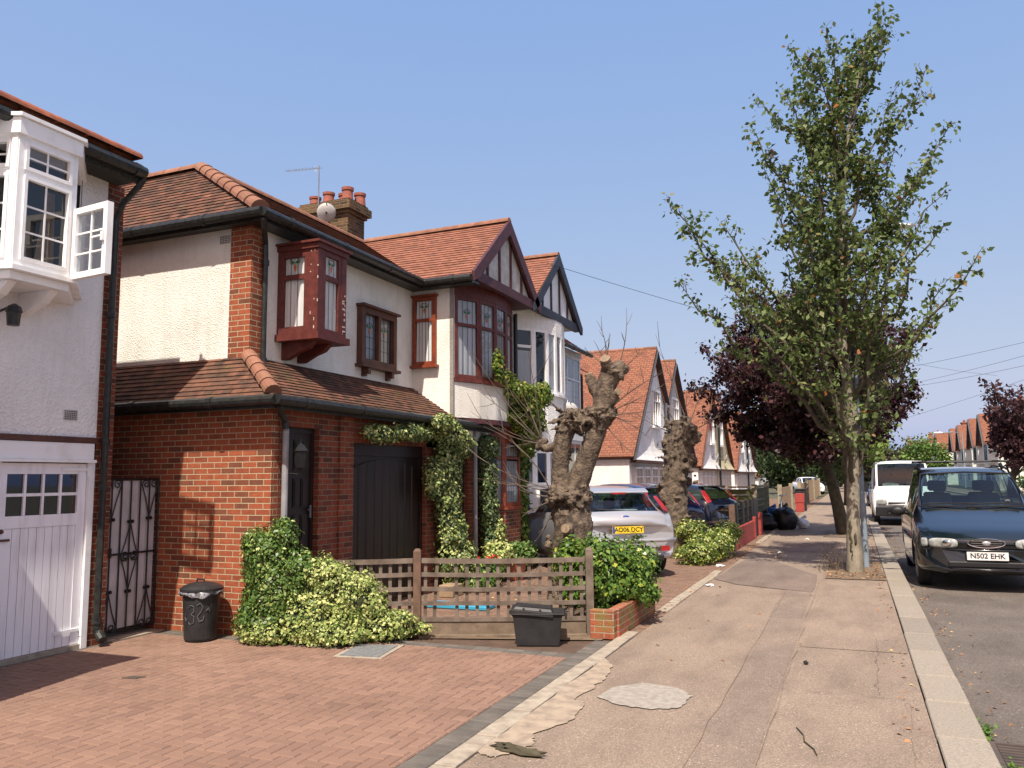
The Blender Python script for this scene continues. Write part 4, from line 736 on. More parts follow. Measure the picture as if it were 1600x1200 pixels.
ridge(N, (-9.3, 14.5, 5.87), (-5.03, 14.5, 5.89), .075); gable(N, 14.5, 1.34, 4.62, 5.87, -5.02, 'barge_dark', 'white', studm='barge_dark')
dish(N, (-4.98, 14.9, 2.82), .22, 50, 10)
pipe(N, [(-5.45, 13.24, 4.5), (-5.45, 13.24, 2.6)], .03)
mb = MB(); mb.box((-8.1, 16.0, 3), (-7.6, 17.5, 5.55)); mb.box((-8.16, 15.95, 5.551), (-7.55, 17.55, 5.68)); cm = mb.build('chimney', 'brick', N)
for y in (16.3, 16.8, 17.2): mb = MB(); mb.lathe([(.1, 0), (.09, .25), (.08, .25)], (-7.85, y, 5.68), 10); mb.build('chimney_pot', 'potred', cm)

# ================= third house: square white bay, brick corner =================
K = thing('house', 'brick cornered house with a square white upstairs bay under a small tiled roof', 'house', (-6.8, 18.5, 0))
mb = MB(); mb.box((-13, 16.6, 0), (-6.95, 21.9, 4.5)); mb.build('brick_wall', 'brick', K)
mb = MB(); mb.box((-6.949, 16.7, 0), (-6.93, 21.4, 3.1)); mb.build('wall', 'stucco_cool', K)
tiled('roof', [(-6.7, 16.4, 4.5), (-6.7, 22.1, 4.5), (-9.3, 20.5, 6.0), (-9.3, 18.2, 6.0)], K, 'tile_red', w=.2, g=.14); tiled('roof', [(-13, 16.4, 4.5), (-6.7, 16.4, 4.5), (-9.3, 18.2, 6.0), (-13, 18.2, 6.0)], K, 'tile_red', w=.2, g=.14)
for z0, z1, nm in ((3.2, 4.6, 0), (.9, 2.5, 0)):
    x1 = -6.28; mb = MB(); mb.box((-6.93, 18.06, z0-.1), (x1+.03, 19.63, z0-.003)); mb.box((-6.93, 18.06, z1+.003), (x1+.03, 19.63, z1+.12)); mb.build('bay_board', 'white', K)
    mb = MB(); mb.box((-6.92, 18.2, z0), (x1-.12, 19.5, z1)); mb.build('bay_interior', 'room', K)
    glaze(K, frame((-6.93, 18.10, z0), (1, 0), (0, -1)) @ Matrix.Translation((0, -.05, 0)), .65, z1-z0, 'white', fw=.07, hbars=[.8], sill=False, gm='glass_dim', name='window')
    glaze(K, frame((x1-.0, 18.10, z0), (0, 1), (1, 0)) @ Matrix.Translation((0, -.05, 0)), 1.5, z1-z0, 'white', fw=.08, hbars=[.8], vbars=[.5, 1.0], sill=False, gm='glass_dim', curtain=[(.1, .9, .1, .75, 'curtain')], name='window')
mb = MB(); mb.box((-6.93, 18.08, 0), (-6.30, 19.6, .797)); mb.box((-6.93, 18.08, 2.63), (-6.30, 19.6, 3.09)); mb.build('bay_wall', 'stucco_cool', K)
tiled('bay_roof', [(-6.1, 17.9, 4.74), (-6.1, 19.8, 4.74), (-6.95, 19.4, 5.35), (-6.95, 18.3, 5.35)], K, 'tile_red'); tiled('bay_roof', [(-7.2, 17.9, 4.74), (-6.1, 17.9, 4.74), (-6.95, 18.3, 5.35), (-7.2, 18.3, 5.35)], K, 'tile_red'); gutter(K, (-6.05, 17.85, 4.70), (-6.05, 19.85, 4.70)); gutter(K, (-7.2, 17.85, 4.70), (-6.05, 17.85, 4.70))
glaze(K, frame((-6.95, 20.3, 3.3), (0, 1), (1, 0)), .9, 1.05, 'white', vbars=[.45], gm='glass_dim', name='window'); pipe(K, [(-6.9, 21.6, 4.4), (-6.9, 21.6, .1)], .05)

# ================= steep gabled pairs down the street =================
def gabled(label, ay, Y0, Y1, X, za, zl, zv, front, side, detail=0, sgn=1, scale=1, group='steep gabled houses down the left side', roofm='roof_far', red=False, dsh=True):
    """ay ridge; catslide side reaches Y0 at zl, inner side meets the valley Y1 at zv. sgn=-1 mirrors along Y, street side is +X"""
    h = thing('house', label, 'house', (X, ay, 0), group); lo, hi = min(Y0, Y1), max(Y0, Y1); D = 8*scale
    mb = MB(); g = .12; mb.prism([(X, lo+g, zl-.05), (X, hi-g, zl-.05), (X, hi-g, (zv if Y1 > Y0 else zl)-.12), (X, ay, za-.18), (X, lo+g, (zl if Y1 > Y0 else zv)-.12)], (-D, 0, 0)); mb.build('upper_wall', front, h)
    fl = MB(); n = 14; zm = (za+zl)/2; rows = []       # swept-out skirt at the foot of the roughcast gable
    for i in range(6): t = i/5; z = zl-.06+t*.9*scale; rows.append((X+.01+.22*scale*(1-t)**2.2, z))
    def edge(z, s):
        if s < 0: return (Y0 if Y0 < ay else Y1)+(ay-(Y0 if Y0 < ay else Y1))*max(0, (z-(zl if Y0 < ay else zv))/(za-(zl if Y0 < ay else zv)))
        return (Y0 if Y0 > ay else Y1)+(ay-(Y0 if Y0 > ay else Y1))*max(0, (z-(zl if Y0 > ay else zv))/(za-(zl if Y0 > ay else zv)))
    vs = []
    for x, z in rows: vs += [(x, edge(z, -1)+.06, z), (x, edge(z, 1)-.06, z)]
    fl.add(vs, [(2*i, 2*i+1, 2*i+3, 2*i+2) for i in range(5)]); fl.quad((X+.2*scale, lo+.06, zl-.061), (X+.2*scale, hi-.06, zl-.061), (X-.1, hi-.06, zl-.061), (X-.1, lo+.06, zl-.061)); fl.build('flared_skirt', front, h)
    mb = MB(); mb.box((X-D, lo+.15, -1), (X-.05, hi-.05, zl-.07)); mb.build('wall', side, h)
    th = .07; O = .16*scale
    def slope(ya, zb, nm):
        dy = ya-ay; dz = zb-za; L = math.hypot(dy, dz); ny, nz = -dz/L*(1 if dy > 0 else 1), dy/L
        if nz < 0: ny, nz = -ny, -nz
        mb = MB(); mb.prism([(X+O, ay, za), (X+O, ya, zb), (X+O, ya+ny*th, zb+nz*th), (X+O, ay+ny*th, za+nz*th)], (-D-O, 0, 0)); 
        return mb.build('roof', roofm, h)
    slope(Y0, zl, 'a'); slope(Y1, zv, 'b')
    mb = MB()
    for ya, zb in ((Y0, zl), (Y1, zv)): mb.beam((X+O+.015, ay, za-.10), (X+O+.015, ya, zb-.08), .03, .10*scale, up=(1, 0, 0))
    mb.build('barge_board', 'brownwood' if not detail else 'barge_dark', h); mb = MB(); mb.box((X+.0, lo+.1, zl-.16), (X+.24*scale, hi-.1, zl-.065)); mb.build('fascia', 'brownwood', h)
    ridge(h, (X-D+.1, ay, za+.06), (X+O, ay, za+.06), .09, .5, 'ridge')
    w = 1.3*scale
    glaze(h, frame((X, ay-w/2, zl+1.25*scale), (0, 1), (1, 0)), w, 1.45*scale, 'white', fw=.08, fd=.10, vbars=[w/3, 2*w/3], hbars=[1.0*scale], gm='glassdark', name='window')
    a0, a1 = min(Y0, Y1)+.5*scale, max(Y0, Y1)-.6*scale; k = int((a1-a0)/(1.5*scale))+1
    for i in range(k):
        y = a0+(a1-a0)*i/k; glaze(h, frame((X-.05, y+.1, .75), (0, 1), (1, 0)), (a1-a0)/k-.2, 1.2*scale if scale == 1 else 1.0, 'white', fw=.07, fd=.14, vbars=[((a1-a0)/k-.2)/2], hbars=[.85], gm='glassdark', name='window')
    if dsh: dish(h, (X+.33, ay+.2, zl+.5), .28, 100, 14)
    return h
P = gabled('large orange roofed house with white flared gable, first of the steep gabled pairs', 31.2, 27.1, 33.0, -7.0, 6.55, 2.25, 4.6, 'stucco_cool', 'stucco_cool', 1)
# dormer and open casement on the first one
mb = MB(); mb.box((-9.6, 27.6, 2.6), (-8.35, 29.4, 3.9)); mb.build('dormer_wall', 'stucco_cool', P); glaze(P, frame((-9.5, 27.6, 2.9), (1, 0), (0, -1)), 1.1, .95, 'white', fw=.08, vbars=[.55], gm='glass_dim', curtain=[(.1, 1.0, .1, .85, 'curtain')], name='window'); mb = MB(); mb.box((-9.8, 27.45, 3.9), (-8.2, 29.6, 4.0)); mb.build('dormer_roof', 'roof_far', P)
pipe(P, [(-6.85, 33.0, 4.4), (-6.85, 33.0, .1)], .05)
mb = MB()
for k in range(6): mb.beam((-6.9, 31.4+k*.28, 2.1), (-6.1, 31.4+k*.28, 1.75), .14, .02)
mb.build('striped_awning', 'whitedoor', P)
gabled('orange roofed house with beige gable, right half of the first steep gabled pair', 34.85, 38.9, 33.02, -7.0, 6.53, 2.25, 4.6, 'offwhite', 'stucco_cool', 1, dsh=False)
Q = gabled('white gabled house with a red flag in its upstairs window and a grey dish', 44.6, 40.4, 46.2, -7.0, 6.16, 2.05, 4.5, 'stucco_cool', 'stucco_cool')
mb = MB(); mb.box((-6.88, 43.75, 4.0), (-6.86, 44.15, 4.6)); tag(mb.build('flag', 'redpaint'), 'red flag hanging in an upstairs window down the street', 'flag')
gabled('cream fronted gabled house joined to the one with the red flag', 47.8, 52.0, 46.22, -7.0, 6.14, 2.05, 4.5, 'stucco_cream', 'stucco_cream')
pipe(Q, [(-6.8, 46.2, 4.3), (-6.8, 46.2, .1)], .06)
R1 = gabled('white gabled house partly behind the purple tree, nearest half of the third pair', 57.6, 53.6, 59.2, -7.0, 5.9, 1.95, 4.4, 'stucco_cool', 'stucco_cool'); pipe(R1, [(-6.8, 59.2, 4.1), (-6.8, 59.2, .1)], .07)
gabled('white gabled house, far half of the third steep gabled pair', 60.9, 65.0, 59.22, -7.0, 5.9, 1.95, 4.4, 'stucco_cool', 'stucco_cool')
for i, (x, y, c, s) in enumerate(((-17.2, 176, 'stucco', 'first and largest in the row of four small distant orange roofs'), (-18.2, 199, 'stucco', 'second in the row of four small distant orange roofs'), (-19.9, 228, 'stucco_cream', 'third and cream walled in the row of four small distant orange roofs'), (-22.0, 262, 'stucco', 'last and smallest in the row of four small distant orange roofs'))):
    k = y/62; h = thing('house', s, 'house', (x, y, 0), 'distant orange roofed houses'); za = 6.4; W = 3.6*k
    mb = MB(); mb.prism([(x, y-W, -4), (x, y+W*.8, -4), (x, y+W*.8, 1.5), (x, y, za-.2), (x, y-W, 1.5)], (-7*k*.55, 0, 0)); mb.build('wall', c, h); mb = MB(); mb.prism([(x+.3, y, za), (x+.3, y-W-.4, 1.4), (x+.3, y-W-.4, 1.15), (x+.3, y, za-.3)], (-7*k*.58, 0, 0)); mb.prism([(x+.3, y, za), (x+.3, y+W*.8+.4, 1.4), (x+.3, y+W*.8+.4, 1.15), (x+.3, y, za-.3)], (-7*k*.58, 0, 0)); mb.build('roof', 'roof_far', h)
# opposite side of the road, mirrored: street side is -X
def opp(label, x, y, w, dep, zw, za, wall, roof, gab=(), chim=None, g='houses across the road', bay=False):
    h = thing('house', label, 'house', (x, y, 0), g); mb = MB(); mb.box((x, y-w/2, 0), (x+dep, y+w/2, zw)); mb.build('wall', wall, h)
    mb = MB(); e = .3; A = [(x-e, y-w/2-e, zw), (x-e, y+w/2+e, zw), (x+dep+e, y+w/2+e, zw), (x+dep+e, y-w/2-e, zw), (x+dep/2, y-w/2+w*.12, za), (x+dep/2, y+w/2-w*.12, za)]; mb.add(A, [(0, 1, 5, 4), (1, 2, 5), (2, 3, 4, 5), (3, 0, 4)]); mb.add([tuple(Vector(p)-Vector((0, 0, .1))) for p in A[:4]], [(0, 1, 2, 3)]); mb.build('roof', roof, h)
    for (gy, gw, gz) in gab:
        mb = MB(); mb.prism([(x-.5, gy-gw/2+.1, 2.6), (x-.5, gy+gw/2-.1, 2.6), (x-.5, gy+gw/2-.1, zw-.1), (x-.5, gy, gz-.15), (x-.5, gy-gw/2+.1, zw-.1)], (dep*.5, 0, 0)); mb.build('gable_wall', wall, h)
        mb = MB(); mb.prism([(x-.9, gy, gz), (x-.9, gy-gw/2-.15, zw-.35), (x-.9, gy-gw/2-.15, zw-.5), (x-.9, gy, gz-.16)], (dep*.5+.9, 0, 0)); mb.prism([(x-.9, gy, gz), (x-.9, gy+gw/2+.15, zw-.35), (x-.9, gy+gw/2+.15, zw-.5), (x-.9, gy, gz-.16)], (dep*.5+.9, 0, 0)); mb.build('gable_roof', roof, h)
        mb = MB(); mb.beam((x-.93, gy, gz-.1), (x-.93, gy-gw/2-.1, zw-.5), .05, .25, up=(1, 0, 0)); mb.beam((x-.93, gy, gz-.1), (x-.93, gy+gw/2+.1, zw-.5), .05, .25, up=(1, 0, 0)); mb.build('barge_board', 'barge_dark', h)
        glaze(h, frame((x-.5, gy+.8, zw-2.0), (0, -1), (-1, 0)), 1.6, 1.5, 'barge_dark', fw=.1, vbars=[.55, 1.05], gm='glassdark', name='window'); glaze(h, frame((x-.02, gy+1, .8), (0, -1), (-1, 0)), 2, 1.4, 'white', fw=.1, vbars=[.66, 1.33], gm='glassdark', name='window')
    for (cx, cy) in (chim or ()):
        mb = MB(); mb.box((cx-.4, cy-.9, zw), (cx+.4, cy+.9, za+.7)); mb.box((cx-.5, cy-1, za+.71), (cx+.5, cy+1, za+.9)); c = mb.build('chimney', 'brick', h)
        for q in (-.6, 0, .6): mb = MB(); mb.lathe([(.14, 0), (.12, .35), (.1, .35)], (cx, cy+q, za+.9), 8); mb.build('chimney_pot', 'potred', c)
    return h

opp('orange roofed house with two dark edged gables next to the purple tree across the road', 12.6, 96, 15, 9, 4.9, 8.2, 'stucco', 'roof_far', [(92, 4.4, 7.5), (99.5, 4.4, 7.5)], [(16, 96)])
opp('orange roofed house with dark edged gables, second one visible across the road', 12.6, 114, 15, 9, 4.9, 8.1, 'stucco', 'roof_far', [(110, 4.4, 7.4), (118, 4.4, 7.4)], [(16, 120)])
opp('orange roofed house behind the green tree across the road', 13, 152, 26, 10, 5.4, 9.0, 'stucco', 'roof_far', [(143, 4.6, 8.0), (156, 4.6, 8.0)], [(17, 150)])
opp('orange roofed house beyond the white van', 12.5, 190, 26, 10, 5.4, 9.6, 'stucco_cream', 'roof_far', [], [(17, 195)])
opp('distant brown roofed house just right of the street trees', 9, 262, 40, 14, 6, 11.0, 'stucco_cream', 'roof_brown', [], [(15, 258)])
opp('distant orange roofed house closing the street behind the van', 13, 228, 24, 10, 6, 10.6, 'stucco_cream', 'roof_far', [], [(18, 225)])

# ================= GARDEN: fence, planter, bins =================
F = thing('picket_fence', 'low weathered timber lattice fence beside the driveway, half buried in variegated ivy', 'fence', (-4.1, 7.5, 0))
A0 = Vector((-5.55, 6.93, 0)); A1 = Vector((-4.20, 7.50, 0)); A2 = Vector((-2.56, 8.16, 0)); rnd = random.Random(2)
def rail(a, b, z, hgt, th, sag=.0):
    n = 6; mb = MB()
    for i in range(n):
        t0, t1 = i/n, (i+1)/n; p = a.lerp(b, t0); q = a.lerp(b, t1); p.z = z-sag*4*t0*(1-t0); q.z = z-sag*4*t1*(1-t1); mb.beam(p, q, th, hgt)
    return mb
for (a, b, nm) in ((A0, A1, 1), (A1, A2, 2)):
    d = (b-a).normalized(); nrm = Vector((d.y, -d.x, 0)); a2 = a+d*.045; b2 = b-d*.045
    for i, z in enumerate((.765, .625, .48, .335, .175)): off = nrm*.012; m_ = rail(a2+off, b2+off, z, .042 if i else .05, .02, .012 if i < 3 else .004); m_.build('rail', 'fence', F)
    L = (b2-a2).length; k = int(L/.105); s = MB()
    for j in range(k+1):
        if nm == 2 and j == 2: continue
        p = a2.lerp(b2, (j+.35)/(k+.7)); lean = rnd.gauss(0, .006); s.beam(p+Vector((lean, 0, .16))-nrm*.008, p+Vector((-lean, 0, .775))-nrm*.008, .014, .034, up=d)
    s.build('slats', 'fence', F); g = MB(); g.beam(a2+Vector((0, 0, .085)), b2+Vector((0, 0, .085)), .022, .13); g.build('gravel_board', 'fence2', F)
for q, m_ in ((A1, 'oldwood'), (A2, 'fence')):
    mb = MB(); w = .038; d = (A2-A1).normalized(); u = Vector((-d.y, d.x, 0)); vs = []
    for z, e in ((-.05, 1), (.86, 1), (.885, .55)): vs += [q+d*w*e*sx+u*w*e*sy+Vector((0, 0, z)) for sx, sy in ((-1, -1), (1, -1), (1, 1), (-1, 1))]
    mb.add(vs, [(8, 9, 10, 11), (3, 2, 1, 0)]+[(r*4+i, r*4+(i+1) % 4, r*4+4+(i+1) % 4, r*4+4+i) for r in range(2) for i in range(4)]); mb.build('post', m_, F)
mb = MB(); mb.beam((-4.16, 7.47, -.01), (-2.58, 8.10, -.01), .08, .07); struct(mb.build('fence_footing', 'fence2', None))
# brick planter
PL = thing('brick_planter', 'low mossy red brick planter wall at the end of the timber fence', 'planter', (-2.3, 8.5, 0)); mb = MB(); mb.box((-2.52, 8.02, 0), (-2.27, 8.13, .28)); mb.box((-2.36, 8.131, 0), (-2.25, 9.75, .28)); mb.box((-3.1, 9.64, 0), (-2.361, 9.75, .27)); mb.build('brickwork', 'brick_moss', PL, bevel=.006); mb = MB(); mb.box((-3.3, 8.2, 0), (-2.362, 9.63, .22)); mb.build('soil', 'soil', PL)
bush('glossy_shrub', 'bushy glossy green shrub growing out of the mossy brick planter', 'shrub', (-2.6, 8.8, .2), [((-2.62, 8.75, .56), (.36, .38, .33)), ((-2.88, 8.95, .60), (.30, .3, .30)), ((-2.36, 8.95, .50), (.27, .3, .26)), ((-2.62, 8.62, .76), (.22, .2, .2)), ((-2.4, 9.25, .62), (.28, .3, .28)), ((-2.16, 8.95, .34), (.13, .18, .12)), ((-2.95, 8.7, .72), (.18, .2, .2)), ((-2.75, 8.6, .32), (.24, .2, .2))], 9000, .052, 'shrub', core=.55, up=.6, lo=.6)
# dustbin
B = thing('dustbin', 'black round dustbin with chalk scrawl and bin liner under its lid, against the brick wall', 'dustbin', (-6.2, 6.60, 0)); bx, by = -6.2, 6.60
mb = MB(); mb.lathe([(.150, 0), (.158, .02), (.182, .44), (.196, .45), (.196, .47), (.17, .47), (.15, .1)], (bx, by, .01), 28); mb.build('body', 'bin', B, smooth=False)
mb = MB(); mb.lathe([(.192, .0), (.212, .0), (.212, .022), (.17, .05), (.10, .072), (.02, .078)], (bx, by, .50), 28); mb.T = None; lid = mb.build('lid', 'bin', B); mb = MB(); mb.tube([(bx-.05, by-.02, .565), (bx-.045, by-.02, .605), (bx+.045, by-.02, .605), (bx+.05, by-.02, .565)], .009, 6); mb.build('handle', 'bin', lid)
mb = MB(); n = 40; vs = []
for k in range(n):
    t = 2*math.pi*k/n; r = .214+.012*math.sin(t*7)+rnd.uniform(-.004, .006); vs += [(bx+.19*math.cos(t), by+.19*math.sin(t), .505), (bx+r*math.cos(t), by+r*math.sin(t), .485+.01*math.sin(t*5)), (bx+(r-.008)*math.cos(t), by+(r-.008)*math.sin(t), .455+.02*math.sin(t*3+1)+rnd.uniform(-.01, .01))]
mb.add(vs, [(3*k+j, 3*((k+1) % n)+j, 3*((k+1) % n)+j+1, 3*k+j+1) for k in range(n) for j in range(2)]); mb.build('bin_liner', 'poly', B, smooth=True, fix=False)
mb = MB() # chalk scribble on the side facing the drive
def onbin(a, z): t = R(a); r = .151+(.182-.151)*z/.44+.009; return (bx+r*math.cos(t), by+r*math.sin(t), z+.01)
for pts in ([(-88, .33), (-80, .36), (-70, .35), (-68, .30), (-78, .27), (-68, .25), (-70, .19), (-82, .17), (-90, .20)], [(-60, .36), (-50, .38), (-42, .34), (-48, .29), (-58, .25), (-52, .20), (-40, .21), (-36, .27)], [(-98, .28), (-104, .24), (-98, .20), (-92, .24)], [(-32, .30), (-24, .33), (-20, .28)]):
    P_ = [Vector((a, z, 0)) for a, z in pts]; f = []
    for i in range(len(P_)-1):
        for k in range(4): q = P_[i].lerp(P_[i+1], k/4); f.append(onbin(q.x, q.y))
    mb.tube(f, .0035, 4)
mb.build('chalk_marks', 'chalk', B)
# recycling box
T = Matrix.Translation((-2.93, 7.64, 0)) @ Matrix.Rotation(R(19), 4, 'Z'); BX_ = thing('recycling_box', 'black plastic recycling box with its lid lying loose on top, in front of the fence', 'box', (-2.93, 7.64, 0)); mb = MB(); mb.T = T
def tub(mb, x0, y0, x1, y1, z0, z1, th=.012):
    V = []
    for z, x, y in ((z0, x0, y0), (z1, x1, y1), (z1, x1-th, y1-th), (z0+th, x0-th, y0-th)): V += [(-x, -y, z), (x, -y, z), (x, y, z), (-x, y, z)]
    mb.add(V, [(3, 2, 1, 0), (12, 13, 14, 15)]+[(r*4+i, r*4+(i+1) % 4, r*4+4+(i+1) % 4, r*4+4+i) for r in range(3) for i in range(4)])
tub(mb, .205, .15, .235, .175, .0, .27); tub(mb, .235, .175, .26, .20, .27, .305, .03); mb.box((.262, -.06, .23), (.285, .06, .30)); mb.build('tub', 'bin', BX_, bevel=.003)
mb = MB(); mb.T = T @ Matrix.Translation((-.045, -.015, .315)) @ Matrix.Rotation(R(5), 4, 'Y'); mb.box((-.215, -.17, 0), (.19, .17, .012)); tub(mb, .19, .15, .17, .13, .013, .04, .03); mb.box((-.225, -.18, -.03), (.20, -.165, .012)); mb.box((-.10, -.172, .012), (-.08, .17, .034)); mb.box((.06, -.172, .012), (.08, .17, .034)); mb.build('lid', 'bin', BX_, bevel=.003)
# covers, litter
mh = thing('manhole_cover', 'square grey manhole cover set in the red block driveway', 'manhole cover', (-4.2, 6.7, 0)); mb = MB(); mb.prism([(-4.46, 6.40, .0), (-3.99, 6.47, .0), (-4.10, 7.08, .0), (-4.56, 6.95, .0)], (0, 0, .006)); mb.build('frame', 'concrete', mh); mb = MB(); mb.prism([(-4.42, 6.45, .006), (-4.04, 6.505, .006), (-4.14, 7.02, .006), (-4.51, 6.92, .006)], (0, 0, .006)); mb.build('plate', 'manhole', mh)
mb = MB(); mb.prism([(-5.62, 5.12, .0), (-5.50, 5.14, .0), (-5.46, 5.22, .0), (-5.58, 5.20, .0)], (0, 0, .008)); tag(mb.build('stopcock_cover', 'castiron'), 'tiny metal stopcock cover in the red paving in front of the white garage', 'cover')
dg = thing('drain_grating', 'rusty iron drain grating in the gutter of the road', 'drain', (.95, 5.9, -.1)); mb = MB(); mb.box((.69, 5.55, -.102), (1.2, 5.58, -.086)); mb.box((.69, 6.1, -.102), (1.2, 6.13, -.086)); mb.box((.69, 5.58, -.102), (.73, 6.1, -.086)); mb.box((1.16, 5.58, -.102), (1.2, 6.1, -.086)); mb.build('frame', 'castiron', dg); mb = MB()
for k in range(9): mb.box((.735, 5.60+k*.055, -.10), (1.155, 5.625+k*.055, -.088))
mb.build('bars', 'castiron', dg); mb = MB(); mb.quad((.73, 5.58, -.098), (1.16, 5.58, -.098), (1.16, 6.1, -.098), (.73, 6.1, -.098)); mb.build('pit', 'room', dg)
P_ = np.array([(.68+RS.normal(0, .035), 6.25+RS.normal(0, .05), -.09+abs(RS.normal(0, .03))) for _ in range(160)]); tag(leaves('weed', P_, .03, 'grass'), 'small green weed in the kerb joint above the drain grating', 'weed')
P_ = np.array([(.74+RS.normal(0, .03), 5.50+RS.normal(0, .04), -.09+abs(RS.normal(0, .025))) for _ in range(110)]); tag(leaves('weed', P_, .03, 'grass'), 'small green weed at the near corner of the drain grating', 'weed')
mb = MB(); mb.tube([(-.42, 5.65, .012), (-.37, 5.5, .014), (-.36, 5.38, .012), (-.30, 5.25, .013), (-.28, 5.15, .012)], .0045, 5); tag(mb.build('twig', 'bark_dark'), 'thin curved brown twig lying on the pavement', 'twig')
for (x, y, s, l) in ((-2.03, 12.3, .10, 'crumpled white paper beside the neighbouring drive'), (-1.15, 21.8, .08, 'small white litter scrap on the pavement before the bin bags'), (-1.5, 17.9, .07, 'small white scrap on the shaded part of the pavement'), (-2.28, 15.0, .12, 'white and pink litter at the foot of the hedge')):
    mb = MB(); mb.ball((x, y, .02), (s*.6, s*.5, .02), seg=9, rings=5, jit=.9); tag(mb.build('litter', 'paper'), l, 'litter')
mb = MB(); mb.ball((-.46, 7.55, .018), (.022, .022, .016), jit=.5); tag(mb.build('stone', 'bin'), 'small black pebble on the pavement', 'stone')
mb = MB(); mb.ball((-1.86, 4.58, .02), (.13, .035, .02), jit=.9); mb.ball((-1.98, 4.63, .02), (.08, .04, .018), jit=.9); tag(mb.build('debris', 'bark_dark'), 'clod of dry moss and dirt at the broken pavement edge', 'debris')
# ivy and plants
bush('green_ivy', 'dark green ivy mound climbing the brick corner of the garage', 'ivy', (-5.5, 6.8, 0), [((-5.58, 6.80, .78), (.22, .17, .30)), ((-5.48, 6.82, .42), (.30, .20, .34)), ((-5.55, 6.74, .20), (.26, .16, .2)), ((-5.42, 6.9, 1.02), (.13, .12, .18)), ((-5.75, 6.80, .98), (.10, .08, .1)), ((-5.25, 6.9, .62), (.25, .2, .25))], 13000, .036, 'ivy_green', core=.8, second=('ivy_var', .07))
bush('variegated_ivy', 'cream and green variegated ivy sprawling over the low timber fence', 'ivy', (-5.0, 7.0, 0), [((-5.02, 7.00, .46), (.36, .22, .32)), ((-4.75, 7.10, .40), (.32, .22, .28)), ((-5.15, 6.86, .22), (.42, .2, .22)), ((-4.62, 7.15, .16), (.40, .2, .18)), ((-4.95, 6.95, .66), (.18, .16, .14)), ((-5.45, 6.66, .10), (.25, .14, .10)), ((-4.42, 7.30, .12), (.22, .12, .10)), ((-4.33, 7.38, .16), (.1, .07, .06)), ((-4.9, 6.85, .12), (.4, .18, .12)), ((-4.55, 7.2, .36), (.14, .12, .1)), ((-4.15, 7.42, .11), (.14, .07, .05)), ((-4.3, 7.3, .22), (.16, .09, .07))], 20000, .034, 'ivy_var', core=.8, second=('ivy_green', .16))
bush('ivy_column', 'tall column of ivy between the garage door and the front door, pale at its foot', 'ivy', (-5.4, 10.6, 0), [((-5.40, 10.62, 2.20), (.16, .42, .20)), ((-5.42, 10.55, 1.75), (.15, .30, .32)), ((-5.42, 10.60, 1.25), (.14, .26, .36)), ((-5.40, 10.68, .80), (.18, .30, .30)), ((-5.34, 10.75, .38), (.24, .40, .30)), ((-5.40, 10.95, 2.1), (.14, .30, .16)), ((-5.3, 10.2, 2.38), (.12, .3, .12)), ((-5.40, 9.5, 2.22), (.10, .50, .10)), ((-5.42, 8.75, 2.18), (.09, .35, .10)), ((-5.46, 10.2, 1.6), (.1, .18, .25))], 13000, .046, 'ivy_dark', core=.6, second=('ivy_var', .5))
bush('porch_ivy', 'dark ivy hanging round the porch post beside the red bay window', 'ivy', (-5.4, 11.9, 0), [((-5.42, 11.95, 2.1), (.14, .25, .2)), ((-5.42, 11.98, 1.6), (.13, .18, .35)), ((-5.42, 12.0, 1.05), (.13, .17, .35)), ((-5.38, 12.05, .6), (.16, .2, .2))], 5500, .046, 'ivy_dark', core=.6, second=('ivy_var', .06))
bush('wall_creeper', 'yellow green creeper climbing the wall between the two curved bays', 'creeper', (-5.1, 12.9, 0), [((-5.05, 12.4, 3.02), (.16, .32, .17)), ((-5.04, 12.8, 2.86), (.18, .34, .30)), ((-5.08, 13.15, 2.65), (.17, .32, .36)), ((-5.14, 13.05, 2.25), (.16, .34, .25)), ((-5.0, 11.75, 3.18), (.1, .22, .1)), ((-5.02, 11.5, 3.35), (.07, .1, .22)), ((-4.98, 13.3, 3.05), (.16, .25, .2)), ((-5.15, 12.6, 2.62), (.15, .3, .2))], 9000, .056, 'ivy_wall', core=.4, lo=.5)
bush('dark_creeper', 'dark green climber behind the pollarded trunk, beside the red bay', 'creeper', (-5.4, 13.7, 0), [((-5.42, 13.40, 2.0), (.13, .2, .4)), ((-5.45, 13.42, 1.4), (.11, .15, .45)), ((-5.46, 13.42, .85), (.1, .13, .4))], 3200, .075, 'ivy_green', core=.7, second=('ivy_wall', .3))
pot = thing('plant_pot', 'terracotta pot with a bushy green plant in front of the red bay', 'plant pot', (-5.1, 12.2, 0)); mb = MB(); mb.lathe([(.14, 0), (.2, .3), (.225, .3), (.225, .35), (.18, .35)], (-5.05, 12.15, 0), 16); mb.build('pot', 'terracotta', pot)
P_, N_ = blob_pts([((-4.98, 12.3, .40), (.24, .26, .2)), ((-5.15, 12.0, .45), (.18, .2, .16))], 1100, lo=.5); leaves('foliage', P_, .06, 'ivy_green', pot, N_)
bush('variegated_plant', 'pale variegated plant with thin stems beside the terracotta pot', 'plant', (-5.2, 11.7, 0), [((-5.15, 11.75, .42), (.20, .22, .2)), ((-5.15, 11.85, .75), (.07, .08, .16))], 900, .055, 'ivy_var', core=.5)
bush('garden_plant', 'low green plants and red geraniums at the foot of the ivy column', 'plant', (-5.1, 11.2, 0), [((-5.15, 11.2, .2), (.25, .35, .2)), ((-5.1, 10.8, .12), (.25, .3, .12))], 900, .06, 'ivy_green', core=.5)
P_ = np.array([(-5.0+RS.normal(0, .05), 11.1+RS.normal(0, .14), .42+RS.normal(0, .02)) for _ in range(40)]); leaves('petals', P_, .04, 'flower', bpy.data.objects[[o.name for o in C.objects if o.name.startswith('garden_plant')][0]])
